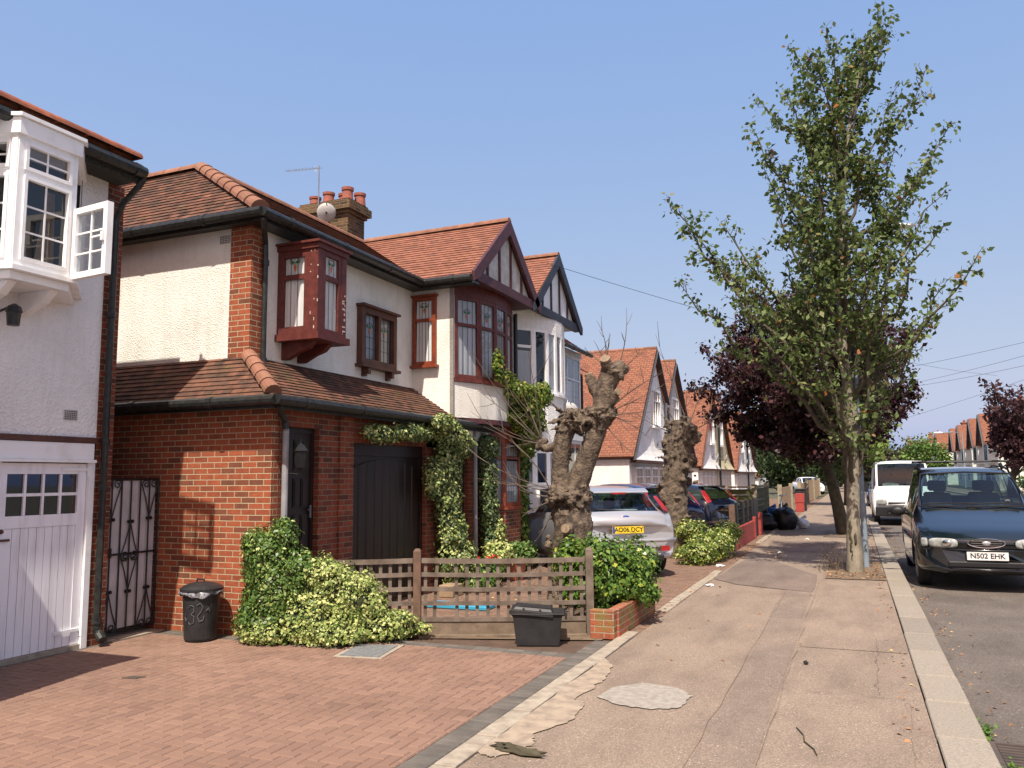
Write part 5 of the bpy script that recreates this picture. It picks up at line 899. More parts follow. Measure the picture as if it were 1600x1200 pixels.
bush('laurel_bush', 'yellow green bush between the red bay and the silver car', 'shrub', (-5.6, 14.3, 0), [((-5.52, 13.52, .32), (.13, .16, .34)), ((-5.5, 13.4, .15), (.2, .2, .15))], 1500, .07, 'ivy_wall', core=.6)
bush('verge_hedge', 'low overgrown green and cream creeper on the pavement edge beside the dark blue car', 'hedge', (-2.6, 15.8, 0), [((-2.75, 15.3, .2), (.35, .3, .22)), ((-2.6, 15.9, .26), (.32, .4, .26)), ((-2.5, 16.6, .32), (.28, .4, .26)), ((-2.45, 17.3, .45), (.26, .4, .22)), ((-3.05, 16.4, .55), (.3, .3, .18))], 6500, .05, 'ivy_wall', core=.7, second=('ivy_var', .35))
TF = thing('trellis_fence', 'low brown trellis fence standing in the green and cream creeper', 'fence', (-2.9, 16.3, 0)); mb = MB(); a = Vector((-3.35, 16.45, 0)); b = Vector((-2.5, 18.2, 0))
for z in (.2, .42, .64): mb.beam(a+Vector((0, 0, z)), b+Vector((0, 0, z)), .02, .035)
for k in range(9): q = a.lerp(b, k/8); mb.beam(q+Vector((0, 0, .02)), q+Vector((0, 0, .68)), .035, .02)
mb.build('lattice', 'oldwood', TF); mb = MB(); mb.box((-2.54, 18.25, 0), (-2.42, 18.37, .98)); mb.build('post', 'oldwood', TF)
RW = thing('red_wall', 'low red painted garden wall with a black railing on top', 'wall', (-2.45, 20.5, 0)); mb = MB(); mb.box((-2.56, 18.5, 0), (-2.42, 21.9, .46)); mb.box((-2.6, 21.901, 0), (-2.4, 22.15, .55)); mb.box((-2.56, 23.3, 0), (-2.4, 23.75, .6)); mb.build('masonry', 'redpaint', RW, bevel=.01); mb = MB()
for k in range(24): y = 18.55+k*.14; mb.tube([(-2.49, y, .46), (-2.49, y, .9+.06*math.sin(k*.8))], .012, 5)
for y in (18.9, 20.0, 20.9, 21.8): mb.box((-2.52, y, .46), (-2.46, y+.28, 1.0))
mb.beam((-2.49, 18.5, .62), (-2.49, 21.9, .62), .02, .03); mb.beam((-2.49, 18.5, .85), (-2.49, 21.9, .85), .02, .03); mb.build('railing', 'iron', RW)
mb = MB(); mb.box((-2.5, 22.3, .02), (-2.46, 23.2, 1.0)); tag(mb.build('metal_gate', 'iron'), 'black metal garden gate in the gap of the red wall', 'gate')
GF = thing('board_fence', 'tall algae green board fence running back from the pavement', 'fence', (-2.6, 24.5, 0)); mb = MB()
for k in range(7):
    z = .08+k*.165
    mb.beam((-9, 23.9, z+.08), (-2.66, 23.9, z+.08), .02, .155); mb.beam((-2.62, 24.2, z+.08), (-2.62, 27.4, z+.08), .02, .155)
mb.build('boards', 'fencegreen', GF); mb = MB(); mb.box((-9, 23.86, 1.26), (-2.6, 23.95, 1.31)); mb.box((-2.66, 24.2, 1.26), (-2.57, 27.4, 1.31)); mb.build('capping', 'post', GF)
for (x, y) in ((-2.62, 24.05), (-2.62, 27.5), (-5.2, 23.88), (-7.4, 23.88)): mb = MB(); mb.box((x-.07, y-.07, 0), (x+.07, y+.07, 1.36)); mb.build('post', 'post', GF)
for k, (ya, yb, hh, l) in enumerate(((31.5, 37, 1.15, 'pale tan fence panel just beyond the green fence'), (43, 50, 1.2, 'tan board fence in the middle distance with a post at its near end'), (50.5, 58, 1.3, 'orange tan board fence far along the pavement'), (58.5, 68, 1.25, 'farthest tan board fence along the pavement'))):
    t = thing('garden_fence', l, 'fence', (-2.5, ya, 0), 'tan garden fences along the pavement'); mb = MB(); n = int((yb-ya)/.3)
    for i in range(n): mb.box((-2.56, ya+i*.3, .04), (-2.53+.01*(i % 2), ya+i*.3+.29, hh))
    mb.build('boards', 'tan', t)
    for pa in (ya-.15, yb+.005): mb = MB(); mb.box((-2.6, pa, 0), (-2.45, pa+.14, hh+.12)); mb.build('post', 'post', t)
def sack(name, label, cat, c, r, m, grp=None, seed=1):
    mb = MB(); mb.ball(c, r, seg=24, rings=14, jit=0); cc = Vector(c)
    mb.v = [tuple(cc+(Vector(v)-cc)*(1+.28*noise.noise((Vector(v)-cc)*6+Vector((seed*3, 0, 0)))+.10*noise.noise((Vector(v)-cc)*17+Vector((seed, 5, 0))))) for v in mb.v]; mb.v = [(x, y, max(z, .01)) for x, y, z in mb.v]
    mb.tube([(c[0], c[1], c[2]+r[2]*.8), (c[0]+.03, c[1], c[2]+r[2]*1.15), (c[0]+.10, c[1]-.02, c[2]+r[2]*1.25)], [.07, .03, .06], 8); return tag(mb.build(name, m, None, smooth=True), label, cat, grp)
sack('bin_bag', 'large black bin bag, right and biggest of the heap by the green fence', 'bin bag', (-1.98, 25.8, .30), (.36, .36, .36), 'bag', 'bin bags on the pavement', 1); sack('bin_bag', 'black bin bag lying left in the heap by the green fence', 'bin bag', (-2.55, 25.6, .22), (.42, .34, .28), 'bag', 'bin bags on the pavement', 4)
sack('carrier_bag', 'white carrier bag standing right of the black bin bags', 'bag', (-1.50, 26.3, .15), (.2, .2, .17), 'whitebag', None, 7); sack('carrier_bag', 'bright blue bag on top behind the black bin bags', 'bag', (-2.35, 26.2, .52), (.17, .15, .14), 'bluebag', None, 9)
BK = thing('bicycle', 'old bicycle leaning at the end of the green fence behind the bin bags', 'bicycle', (-2.35, 29, 0))
for y in (28.3, 29.4): mb = MB(); mb.tube([(-2.3, y+.33*math.cos(t*math.pi/9), .34+.33*math.sin(t*math.pi/9)) for t in range(19)], .02, 5, cap=False); mb.build('wheel', 'tyre', BK)
mb = MB(); q = [(-2.3, 28.3, .34), (-2.3, 28.55, .85), (-2.3, 29.1, .82), (-2.3, 28.85, .33), (-2.3, 28.55, .85)]; mb.tube(q, .018, 5); mb.tube([(-2.3, 29.4, .34), (-2.3, 28.85, .33)], .014, 5); mb.tube([(-2.3, 29.4, .34), (-2.3, 29.1, .9)], .014, 5); mb.tube([(-2.55, 28.5, .98), (-2.3, 28.52, .92), (-2.05, 28.5, .98)], .014, 5); mb.build('frame', 'metal', BK); mb = MB(); mb.ball((-2.3, 29.12, .93), (.07, .13, .04)); mb.build('saddle', 'trim', BK)
mb = MB(); mb.box((-2.5, 39.4, 0), (-2.05, 39.95, .95)); mb.box((-2.52, 39.36, .951), (-2.02, 39.98, 1.0)); tag(mb.build('wheelie_bin', 'bin', bevel=.02), 'dark wheelie bin on the pavement beside the tan fences', 'bin'); mb = MB(); mb.box((-2.45, 38.5, 0), (-2.1, 38.9, .4)); mb.box((-2.47, 38.48, .401), (-2.08, 38.92, .8)); tag(mb.build('crate', 'redpaint', bevel=.01), 'small red crate beside the dark wheelie bin', 'crate')
mb = MB(); T = Matrix.Translation((-5.85, 9.0, 0)); mb.box((-5.05, 9.2, .0), (-4.2, 9.5, .05)); tag(mb.build('plastic_tray', 'bluepaint', bevel=.01), 'bright blue plastic tray on the drive behind the lattice fence', 'tray')
mb = MB(); mb.box((-5.30, 10.05, 0), (-5.08, 10.35, .16)); tag(mb.build('wooden_block', 'tan', bevel=.008), 'yellow wooden block in front of the garage door', 'block')
# ================= POLLARDED TRUNKS =================
def remesh(mb, name, m, parent, vox=.025, disp=.03, sc=9, seed=0, group_z=None):
    o = mb.build(name, m, None, fix=False); md = o.modifiers.new('r', 'REMESH'); md.mode = 'VOXEL'; md.voxel_size = vox
    sm = o.modifiers.new('s', 'SMOOTH'); sm.factor = .5; sm.iterations = 1
    bpy.context.view_layer.update(); me = bpy.data.meshes.new_from_object(o.evaluated_get(bpy.context.evaluated_depsgraph_get())); bpy.data.objects.remove(o)
    me.update(); nv = len(me.vertices); no = [v.normal.copy() for v in me.vertices]
    for v, n in zip(me.vertices, no):
        p = v.co; w = 1.0 if group_z is None else group_z(p)
        d = noise.noise(p*sc+Vector((seed, 0, 0)))*.6+(.5-abs(noise.noise(p*sc*2.3)))*.6-.15+noise.noise(p*sc*5)*.25; v.co = p+n*d*disp*w
    me.name = name; me.polygons.foreach_set('use_smooth', [True]*len(me.polygons)); 
    return link(name, me, parent)
def knobs(mb, c, r, n, kr, rnd):
    for _ in range(n):
        d = Vector((rnd.gauss(0, 1), rnd.gauss(0, 1), rnd.gauss(0, .8))).normalized(); p = Vector(c)+Vector((d.x*r[0], d.y*r[1], d.z*r[2])); k = kr*rnd.uniform(.6, 1.3); mb.ball(p, (k*rnd.uniform(.8, 1.3), k, k*rnd.uniform(.7, 1.3)), seg=8, rings=6, jit=1.0)
rnd = random.Random(21)
PA = thing('pollarded_tree', 'large gnarled pollarded trunk with swollen burrs and bare twigs in front of the silver car', 'tree', (-3.45, 10.2, 0), 'pollarded street trees'); mb = MB(); Y = 10.2
def V3(x, z, y=0): return Vector((x, Y+y, z))
mb.tube([V3(-3.42, -.05), V3(-3.44, .2), V3(-3.42, .75), V3(-3.40, 1.0), V3(-3.44, 1.2)], [.31, .265, .255, .255, .24], 16)
mb.tube([V3(-3.44, 1.1), V3(-3.57, 1.45), V3(-3.57, 1.75), V3(-3.52, 2.1, -.03), V3(-3.42, 2.35)], [.2, .135, .115, .12, .13], 14)
mb.tube([V3(-3.40, 1.15), V3(-3.34, 1.5), V3(-3.22, 1.8), V3(-3.08, 2.15), V3(-2.98, 2.45), V3(-2.93, 2.75), V3(-2.86, 3.0)], [.2, .15, .135, .13, .135, .135, .12], 14)
mb.tube([V3(-2.98, 2.6), V3(-3.08, 2.75), V3(-3.14, 2.92)], [.09, .08, .07], 10); mb.tube([V3(-2.92, 2.7), V3(-2.86, 2.9), V3(-2.88, 3.08, -.12)], [.10, .085, .08], 10); mb.tube([V3(-2.9, 2.8), V3(-2.76, 2.98), V3(-2.70, 3.05, .05)], [.12, .11, .10], 10); mb.tube([V3(-2.95, 2.5), V3(-2.78, 2.66)], [.09, .07], 10)
mb.tube([V3(-3.44, 2.3), V3(-3.40, 2.5)], [.10, .06], 8); mb.tube([V3(-3.5, 2.05, -.05), V3(-3.75, 1.98, -.05), V3(-3.84, 2.08)], [.08, .05, .06], 8)
knobs(mb, V3(-3.46, 1.32), (.26, .25, .16), 85, .055, rnd); knobs(mb, V3(-3.3, 2.32), (.26, .14, .12), 42, .045, rnd); knobs(mb, V3(-3.0, 2.42), (.2, .16, .1), 26, .04, rnd); knobs(mb, V3(-2.74, 2.95), (.12, .1, .1), 14, .04, rnd); knobs(mb, V3(-3.6, .7), (.14, .25, .5), 14, .05, rnd); knobs(mb, V3(-3.82, 2.05), (.08, .08, .07), 10, .03, rnd); knobs(mb, V3(-3.42, .12), (.3, .3, .1), 12, .07, rnd); mb.ball(V3(-3.38, .95, -.29), (.075, .07, .075))
for k in range(16): # ragged snags
    c = V3(rnd.uniform(-3.5, -2.95), rnd.uniform(2.25, 2.45), -.1); d = Vector((rnd.gauss(0, 1), rnd.gauss(-.5, .6), rnd.gauss(.3, .6))).normalized(); mb.tube([c, c+d*.1, c+d*.24], [.035, .02, .008], 5)
remesh(mb, 'trunk', 'bark_pollard', PA, .013, .05, 11, group_z=lambda p: 1.15 if 1.12 < p.z < 1.5 or p.z < .55 or 2.2 < p.z < 2.5 else .28)
mb = MB()
for c, n, r in ((V3(-2.88, 3.12, -.16), Vector((0, -.75, .65)), .072), (V3(-3.15, 2.955, -.01), Vector((-.15, -.35, 1)), .058), (V3(-3.385, .965, -.375), Vector((.12, -1, .25)), .062), (V3(-2.74, 2.69, -.05), Vector((1, -.6, .2)), .05)): n = n.normalized(); mb = MB(); mb.tube([c-n*.03, c+n*.006], [r, r*.93], 14); mb.build('sawn_cut', 'cutwood', PA)
mb = MB()
def wand(mb, a, b, r=.008, bend=.08, sub=3):
    a = Vector(a); b = Vector(b); L = (b-a).length; c = a.lerp(b, .45)+Vector((rnd.gauss(0, bend), rnd.gauss(0, bend), rnd.gauss(0, bend)-.04))*L; q = bez(a, c, b, 8); mb.tube(q, [r*(1-i/9) for i in range(8)], 5)
    for _ in range(sub): f = rnd.uniform(.3, .9); i = int(f*7); p = q[i]; d = ((b-a).normalized()+Vector((rnd.gauss(0, .6), rnd.gauss(0, .6), rnd.gauss(.1, .6)))).normalized(); l = L*rnd.uniform(.15, .4); mb.tube([p, p+d*l*.5, p+d*l+Vector((0, 0, .03))], [r*.5, r*.4, r*.2], 4)
for tx, tz, fx, fz in ((-2.65, 3.82, -2.74, 3.05), (-3.03, 3.66, -2.92, 3.1), (-3.08, 3.4, -2.95, 3.1), (-2.82, 3.45, -2.9, 3.12), (-3.2, 3.3, -2.95, 3.05), (-2.45, 3.2, -2.7, 3.0)): wand(mb, V3(fx, fz), V3(tx, tz, rnd.gauss(0, .1)), .009)
for tx, tz in ((-4.65, 3.3), (-4.75, 2.85), (-4.2, 3.0), (-4.5, 2.3), (-4.75, 2.5), (-4.1, 2.75), (-3.9, 3.3), (-4.35, 2.0)): wand(mb, V3(-3.82, 2.06), V3(tx, tz, rnd.gauss(-.2, .25)), .010, .10)
for tx, tz, fz in ((-4.7, 1.9, 1.45), (-4.5, 1.6, 1.4), (-4.0, 1.1, 1.3), (-4.3, 1.75, 1.35), (-4.6, 2.3, 1.4), (-3.95, .7, 1.15), (-3.9, .3, .6)): wand(mb, V3(-3.66, fz, -.1), V3(tx, tz, rnd.gauss(-.2, .2)), .010, .12, 4)
for tx, tz, fx, fz in ((-2.1, 2.75, -2.9, 2.45), (-2.0, 2.95, -2.85, 2.5), (-2.3, 2.05, -2.9, 2.4), (-2.2, 2.4, -2.9, 2.4), (-2.55, 1.9, -2.95, 2.3)): wand(mb, V3(fx, fz), V3(tx, tz, rnd.gauss(0, .2)), .009, .08, 4)
mb.build('twigs', 'twig', PA, fix=False)
PB = thing('pollarded_tree', 'smaller lumpy pollarded trunk standing between the silver car and the dark blue car', 'tree', (-3.3, 16.6, 0), 'pollarded street trees'); mb = MB(); Y = 16.6
mb.tube([V3(-3.32, -.05), V3(-3.33, .4), V3(-3.40, 1.0), V3(-3.38, 1.5), V3(-3.30, 1.9), V3(-3.22, 2.3), V3(-3.14, 2.7)], [.36, .31, .28, .26, .24, .25, .2], 14)
mb.tube([V3(-3.35, 1.6), V3(-3.46, 2.1), V3(-3.44, 2.5)], [.16, .12, .1], 10); mb.tube([V3(-3.2, 2.2), V3(-2.98, 2.5), V3(-2.97, 2.62)], [.13, .12, .1], 10)
knobs(mb, V3(-3.45, 1.25), (.22, .25, .3), 36, .07, rnd); knobs(mb, V3(-3.1, 2.5), (.22, .22, .28), 46, .07, rnd); knobs(mb, V3(-3.1, 1.7), (.2, .2, .35), 26, .06, rnd); knobs(mb, V3(-3.42, 2.3), (.12, .15, .2), 18, .05, rnd); knobs(mb, V3(-3.25, .6), (.25, .3, .4), 18, .07, rnd)
for k in range(34): c = V3(rnd.uniform(-3.5, -2.95), rnd.uniform(1.8, 2.7), -.12); d = Vector((rnd.gauss(0, 1), rnd.gauss(-.5, .6), rnd.gauss(.5, .7))).normalized(); mb.tube([c, c+d*.14, c+d*.3], [.04, .022, .008], 5)
remesh(mb, 'trunk', 'bark_pollard', PB, .025, .05, 7, 5); mb = MB()
for tx, tz, fx, fz in ((-3.65, 4.55, -3.1, 2.8), (-2.7, 3.6, -3.0, 2.7), (-3.6, 3.4, -3.3, 2.7), (-4.2, 3.0, -3.4, 2.5), (-2.3, 2.9, -3.0, 2.5), (-3.0, 3.4, -3.1, 2.8)): wand(mb, V3(fx, fz), V3(tx, tz, rnd.gauss(0, .2)), .012, .06, 3)
mb.build('twigs', 'twig', PB, fix=False)

# ================= STREET TREES =================
lm = []; tips = [(.86, 9.72, .86), (.7, 9.4, .82), (.95, 9.2, .8), (.45, 9.3, .8), (-.02, 9.45, .78), (-.6, 9.2, .74), (-.8, 8.8, .70), (1.5, 8.45, .64), (-1.28, 7.95, .60), (1.83, 7.5, .58), (1.4, 6.8, .54), (1.62, 6.2, .48), (-1.1, 7.2, .58), (-.75, 8.2, .66), (.95, 8.0, .66), (-1.85, 6.15, .44), (-2.7, 6.5, .36), (-2.3, 5.95, .32), (1.95, 4.95, .38), (-2.65, 5.15, .30), (-1.66, 5.1, .32), (1.55, 4.7, .34), (1.12, 3.95, .27), (1.5, 5.5, .42), (.7, 3.5, .24), (-1.2, 4.2, .28), (.95, 7.2, .56), (-1.0, 6.3, .46), (.6, 8.9, .74), (-.2, 8.6, .72), (.9, 5.9, .44), (-1.4, 4.6, .27), (.5, 4.2, .26)]
rt = random.Random(3)
for (x, z, f) in tips:
    if z < 6.6 and x < 0 and x > -2.75 or z > 6.4 or x > 1.1: x = x-.12 if x < -1 else x
    lm.append((f, (x, 14.76+rt.gauss(0, .45), z), -.06*abs(x)-.10))
for k in range(26): # limbs towards and away from the camera
    f = rt.uniform(.22, .72); a = rt.choice([-1, 1])*rt.uniform(.9, 2.0)*(1.15-f); z0 = 9.75*f; lm.append((f, (rt.gauss(-.15, .5), 14.76+a, min(9.2, z0+rt.uniform(.7, 2.0))), -.15))
t1, n1 = tree('street_tree', 'tall slender green leaved street tree in the foreground of the pavement', 'tree', (-.05, 14.76, 0), [(-.06, 14.76, -.1), (-.06, 14.76, .05), (-.05, 14.76, .8), (0, 14.76, 1.8), (.02, 14.76, 2.7), (-.06, 14.78, 3.6), (-.05, 14.76, 4.6), (0, 14.76, 5.6), (.12, 14.76, 6.8), (.3, 14.76, 7.9), (.50, 14.76, 8.7), (.68, 14.76, 9.25)], [.165, .14, .105, .10, .098, .075, .06, .052, .038, .026, .016, .008], lm, 'leaf_tree', 'bark', .095, 1.15, .46, spread=.06, seed=4, step=.11, per=10, thin=lambda p: min(1, max(.22, .30+.32*(p.z-3.0))))
mb = MB()
for k in range(9): z = .25+k*.07; x = -.10+.012*math.sin(k*2); mb.ball((x, 14.645, z), (.016, .012, .05), jit=.8, seg=6, rings=5)
mb.ball((-.03, 14.64, .55), (.02, .02, .09), jit=.8); mb.build('bark_scar', 'bark_dark', t1, smooth=True, fix=False)
lm = []; rt = random.Random(8)
for k in range(64):
    a = rt.uniform(0, 2*math.pi); f = rt.uniform(.42, .98); zt = 2.45+3.9*((f-.42)/.56)**.9+rt.gauss(0, .25); r = 3.35*math.sin(math.pi*min(1, max(.12, (zt-1.9)/4.9)))**.6*rt.uniform(.75, 1.05); lm.append((f, (-1.05+r*math.cos(a)*.95, 23.9+r*math.sin(a), min(6.3, zt)), .12))
tree('street_tree', 'purple leaved plum street tree behind the tall green one', 'tree', (-.4, 24, 0), [(-.28, 24, -.1), (-.34, 24, .1), (-.45, 24, .8), (-.6, 24, 1.6), (-.75, 24, 2.4), (-.9, 24, 3.4), (-1.0, 24, 4.4), (-1.05, 24, 5.6)], [.24, .19, .155, .145, .13, .10, .07, .03], lm, 'leaf_purple', 'bark_dark', .125, 1.5, .70, spread=.10, seed=6, step=.14, per=10)
lm = []
for k in range(26): a = rt.uniform(0, 2*math.pi); f = rt.uniform(.5, .98); r = rt.uniform(.8, 1.7); lm.append((f, (.45+r*math.cos(a)*.75, 33+r*math.sin(a), rt.uniform(2.2, 4.4)), .15))
tree('street_tree', 'green leaved street tree half hidden behind the purple plum tree', 'tree', (.2, 33, 0), [(.1, 33, -.1), (.1, 33, 1), (.2, 33, 2.2), (.4, 33, 3.6)], [.17, .15, .12, .04], lm, 'leaf_light', 'bark_dark', .16, .8, .55, spread=.12, seed=9, step=.26, per=6)
crown_tree('street_tree', 'dark green street tree farther along the kerb, seen between the trunks', (-.4, 47, 0), 3, [((-.6, 47, 4.0), (1.9, 2, 1.7)), ((.2, 46.5, 3.1), (1.4, 1.4, 1.1))], 5200, .24, 'leaf_dark')
crown_tree('garden_tree', 'dark green black tree mass at the end of the left pavement', (-4.6, 84, 0), 2.5, [((-5.0, 84, 3.4), (3.3, 3, 2.4)), ((-2.6, 86, 3.0), (2.6, 3, 2.2)), ((-6.6, 85, 2.0), (2.2, 2, 1.8))], 6500, .34, 'leaf_dark', group='trees at the end of the left pavement')
crown_tree('garden_tree', 'dark green tree behind the last small orange roofs', (-11, 120, 0), 4, [((-11.5, 120, 5.2), (3.2, 3, 3.0)), ((-8, 122, 4.2), (3.5, 3, 3.2))], 5200, .5, 'leaf_dark', group='trees at the end of the left pavement')
crown_tree('garden_tree', 'pale yellow green tree top above the dark mass', (-3.2, 100, 0), 3, [((-3.2, 100, 4.9), (3.0, 2.5, 1.9)), ((-.2, 102, 4.3), (2.4, 2.4, 2.0))], 4200, .4, 'leaf_light', group='trees at the end of the left pavement')
crown_tree('garden_tree', 'dark tree closing the pavement vista behind the leaning trunk', (-.6, 118, 0), 3, [((-1.2, 118, 2.6), (4.2, 3, 2.9)), ((2.2, 120, 2.2), (3, 3, 2.6))], 5200, .45, 'leaf_dark', group='trees at the end of the left pavement')
crown_tree('garden_tree', 'round green garden tree in front of the orange roofs across the road', (9.6, 132, 0), 2.6, [((9.6, 132, 4.3), (2.6, 2.6, 2.6)), ((11.4, 132, 3.2), (2.0, 2.2, 1.8)), ((8.4, 133, 3.0), (1.8, 2.2, 1.8))], 6000, .36, 'ivy_green')
t, _ = tree('street_tree', 'wide red purple leaved tree across the road at the right edge', 'tree', (9.5, 62, 0), [(9.5, 62, -.1), (9.45, 62, .7), (9.6, 62, 1.5), (10.2, 62, 2.6), (10.8, 62, 4.2)], [.3, .24, .22, .18, .08], [(rt.uniform(.35, .98), (10.7+rt.gauss(0, 1)*1.35, 62+rt.gauss(0, 1.3), rt.uniform(2.4, 7.4)), .2) for k in range(58)], 'leaf_purple2', 'bark_dark', .26, .85, 1.0, spread=.16, seed=12, step=.32, per=7)
crown_tree('garden_tree', 'bright green small tree at the right edge beneath the red purple one', (12.1, 66, 0), 1.6, [((12.1, 66, 3.0), (1.3, 1.3, 1.0)), ((12.8, 66, 3.4), (1.2, 1.2, 1.0))], 2600, .22, 'leaf_light')
bush('garden_hedge', 'clipped green hedge below the red purple tree at the right edge', 'hedge', (12.5, 70, 0), [((12.6, 66, .9), (1.6, 8, .9)), ((12.6, 58, .9), (1.6, 5, .9))], 4000, .2, 'ivy_green', core=.9)
crown_tree('garden_tree', 'distant low green trees beside the far brown roofs', (8.0, 200, 0), 3, [((6.0, 200, 4), (4, 4, 3)), ((12.0, 205, 4.5), (4, 4, 3.4)), ((1.5, 200, 3.5), (4, 4, 3.2))], 4200, .7, 'leaf_dark')
crown_tree('street_tree', 'small dark purple tree over the distant parked car', (1.8, 78, 0), 1.6, [((2.0, 78, 2.6), (1.5, 1.6, 1.3))], 1800, .24, 'leaf_purple')
# suckers and fallen leaves
mb = MB()
for k in range(46): a = Vector((-.42+rnd.gauss(0, .10), 15.0+rnd.gauss(0, .15), 0)); mb.tube([a, a+Vector((rnd.gauss(0, .06), rnd.gauss(0, .06), .2)), a+Vector((rnd.gauss(0, .12), rnd.gauss(0, .12), rnd.uniform(.25, .5)))], [.004, .003, .0015], 4, cap=False)
tag(mb.build('dry_suckers', 'twig', fix=False), 'tuft of dry grass and suckers left of the tall tree foot', 'suckers')
P_ = [(rnd.uniform(-.5, .36), rnd.uniform(13.8, 16.5), .02) for _ in range(420)]+[(.33-abs(rnd.gauss(0, .09)), rnd.uniform(4, 30), .008) for _ in range(240)]+[(rnd.uniform(-1.9, .3), rnd.uniform(6, 30), .008) for _ in range(60)]+[(-2.2+rnd.gauss(0, .07), rnd.uniform(9, 24), .01) for _ in range(200)]+[(rnd.uniform(-5.3, -2.5), rnd.uniform(8.4, 12), .006) for _ in range(160)]+[(.74+abs(rnd.gauss(0, .12)), rnd.uniform(6, 30), -.09) for _ in range(260)]+[(-1.55+rnd.gauss(0, .12), 17.6+rnd.gauss(0, .5), .015) for _ in range(60)]
P_ = np.array(P_); tag(leaves('fallen_leaves', P_, .038, 'deadleaf', None, np.tile([0, 0, 1.], (len(P_), 1))), 'scattered dry fallen leaves along kerb and tree pit', 'leaves', kind='stuff')
# lamp posts and wires
LPt = thing('street_lamp', 'slim grey blue lamp post right behind the tall green tree', 'street lamp', (.12, 15.6, 0)); mb = MB(); mb.tube([(.12, 15.6, 0), (.12, 15.6, 1.1)], .05, 12); mb.tube([(.12, 15.6, 1.1), (.13, 15.6, 5.6)], [.038, .03], 10); mb.tube([(.13, 15.6, 5.6), (.3, 15.6, 5.9), (.75, 15.6, 5.98)], [.025, .022, .02], 8); mb.build('post', 'lamp_post', LPt); mb = MB(); mb.ball((.98, 15.6, 5.97), (.28, .1, .055)); mb.build('lamp_head', 'white', LPt, smooth=True)
L2 = thing('street_lamp', 'distant lamp post across the road with a white head reaching left over the roofs', 'street lamp', (11.6, 105, 0)); mb = MB(); mb.tube([(11.6, 105, 0), (11.6, 105, 6.2), (10.6, 105, 6.35), (9.5, 105, 6.3)], [.09, .06, .05, .04], 8); mb.build('post', 'lamp_post', L2); mb = MB(); mb.ball((9.2, 105, 6.3), (.5, .16, .12)); mb.build('lamp_head', 'white', L2, smooth=True)
def wire(a, b, sag, label, r=.007):
    a = Vector(a); b = Vector(b); mb = MB(); n = 24; q = []
    for i in range(n+1): t = i/n; p = a.lerp(b, t); p.z -= sag*4*t*(1-t); q.append(p)
    mb.tube(q, r, 4); tag(mb.build('overhead_wire', 'iron'), label, 'wire', 'overhead telephone wires')
wire((-5.1, 14.0, 5.6), (6.5, 44, 6.2), .35, 'telephone wire running from the white gable to behind the tall tree', .005)
for (a, b, l) in (((-2, 62, 8.2), (11, 50, 9.0), 'topmost telephone wire crossing the sky at the right edge'), ((2, 70, 8.2), (11.5, 48, 8.4), 'second telephone wire from the top at the right edge'), ((2, 70, 8.1), (11.5, 48, 7.7), 'third telephone wire from the top at the right edge'), ((1, 80, 5.6), (13, 46, 7.9), 'lowest and steepest telephone wire at the right edge')): wire(a, b, .2, l, .009)

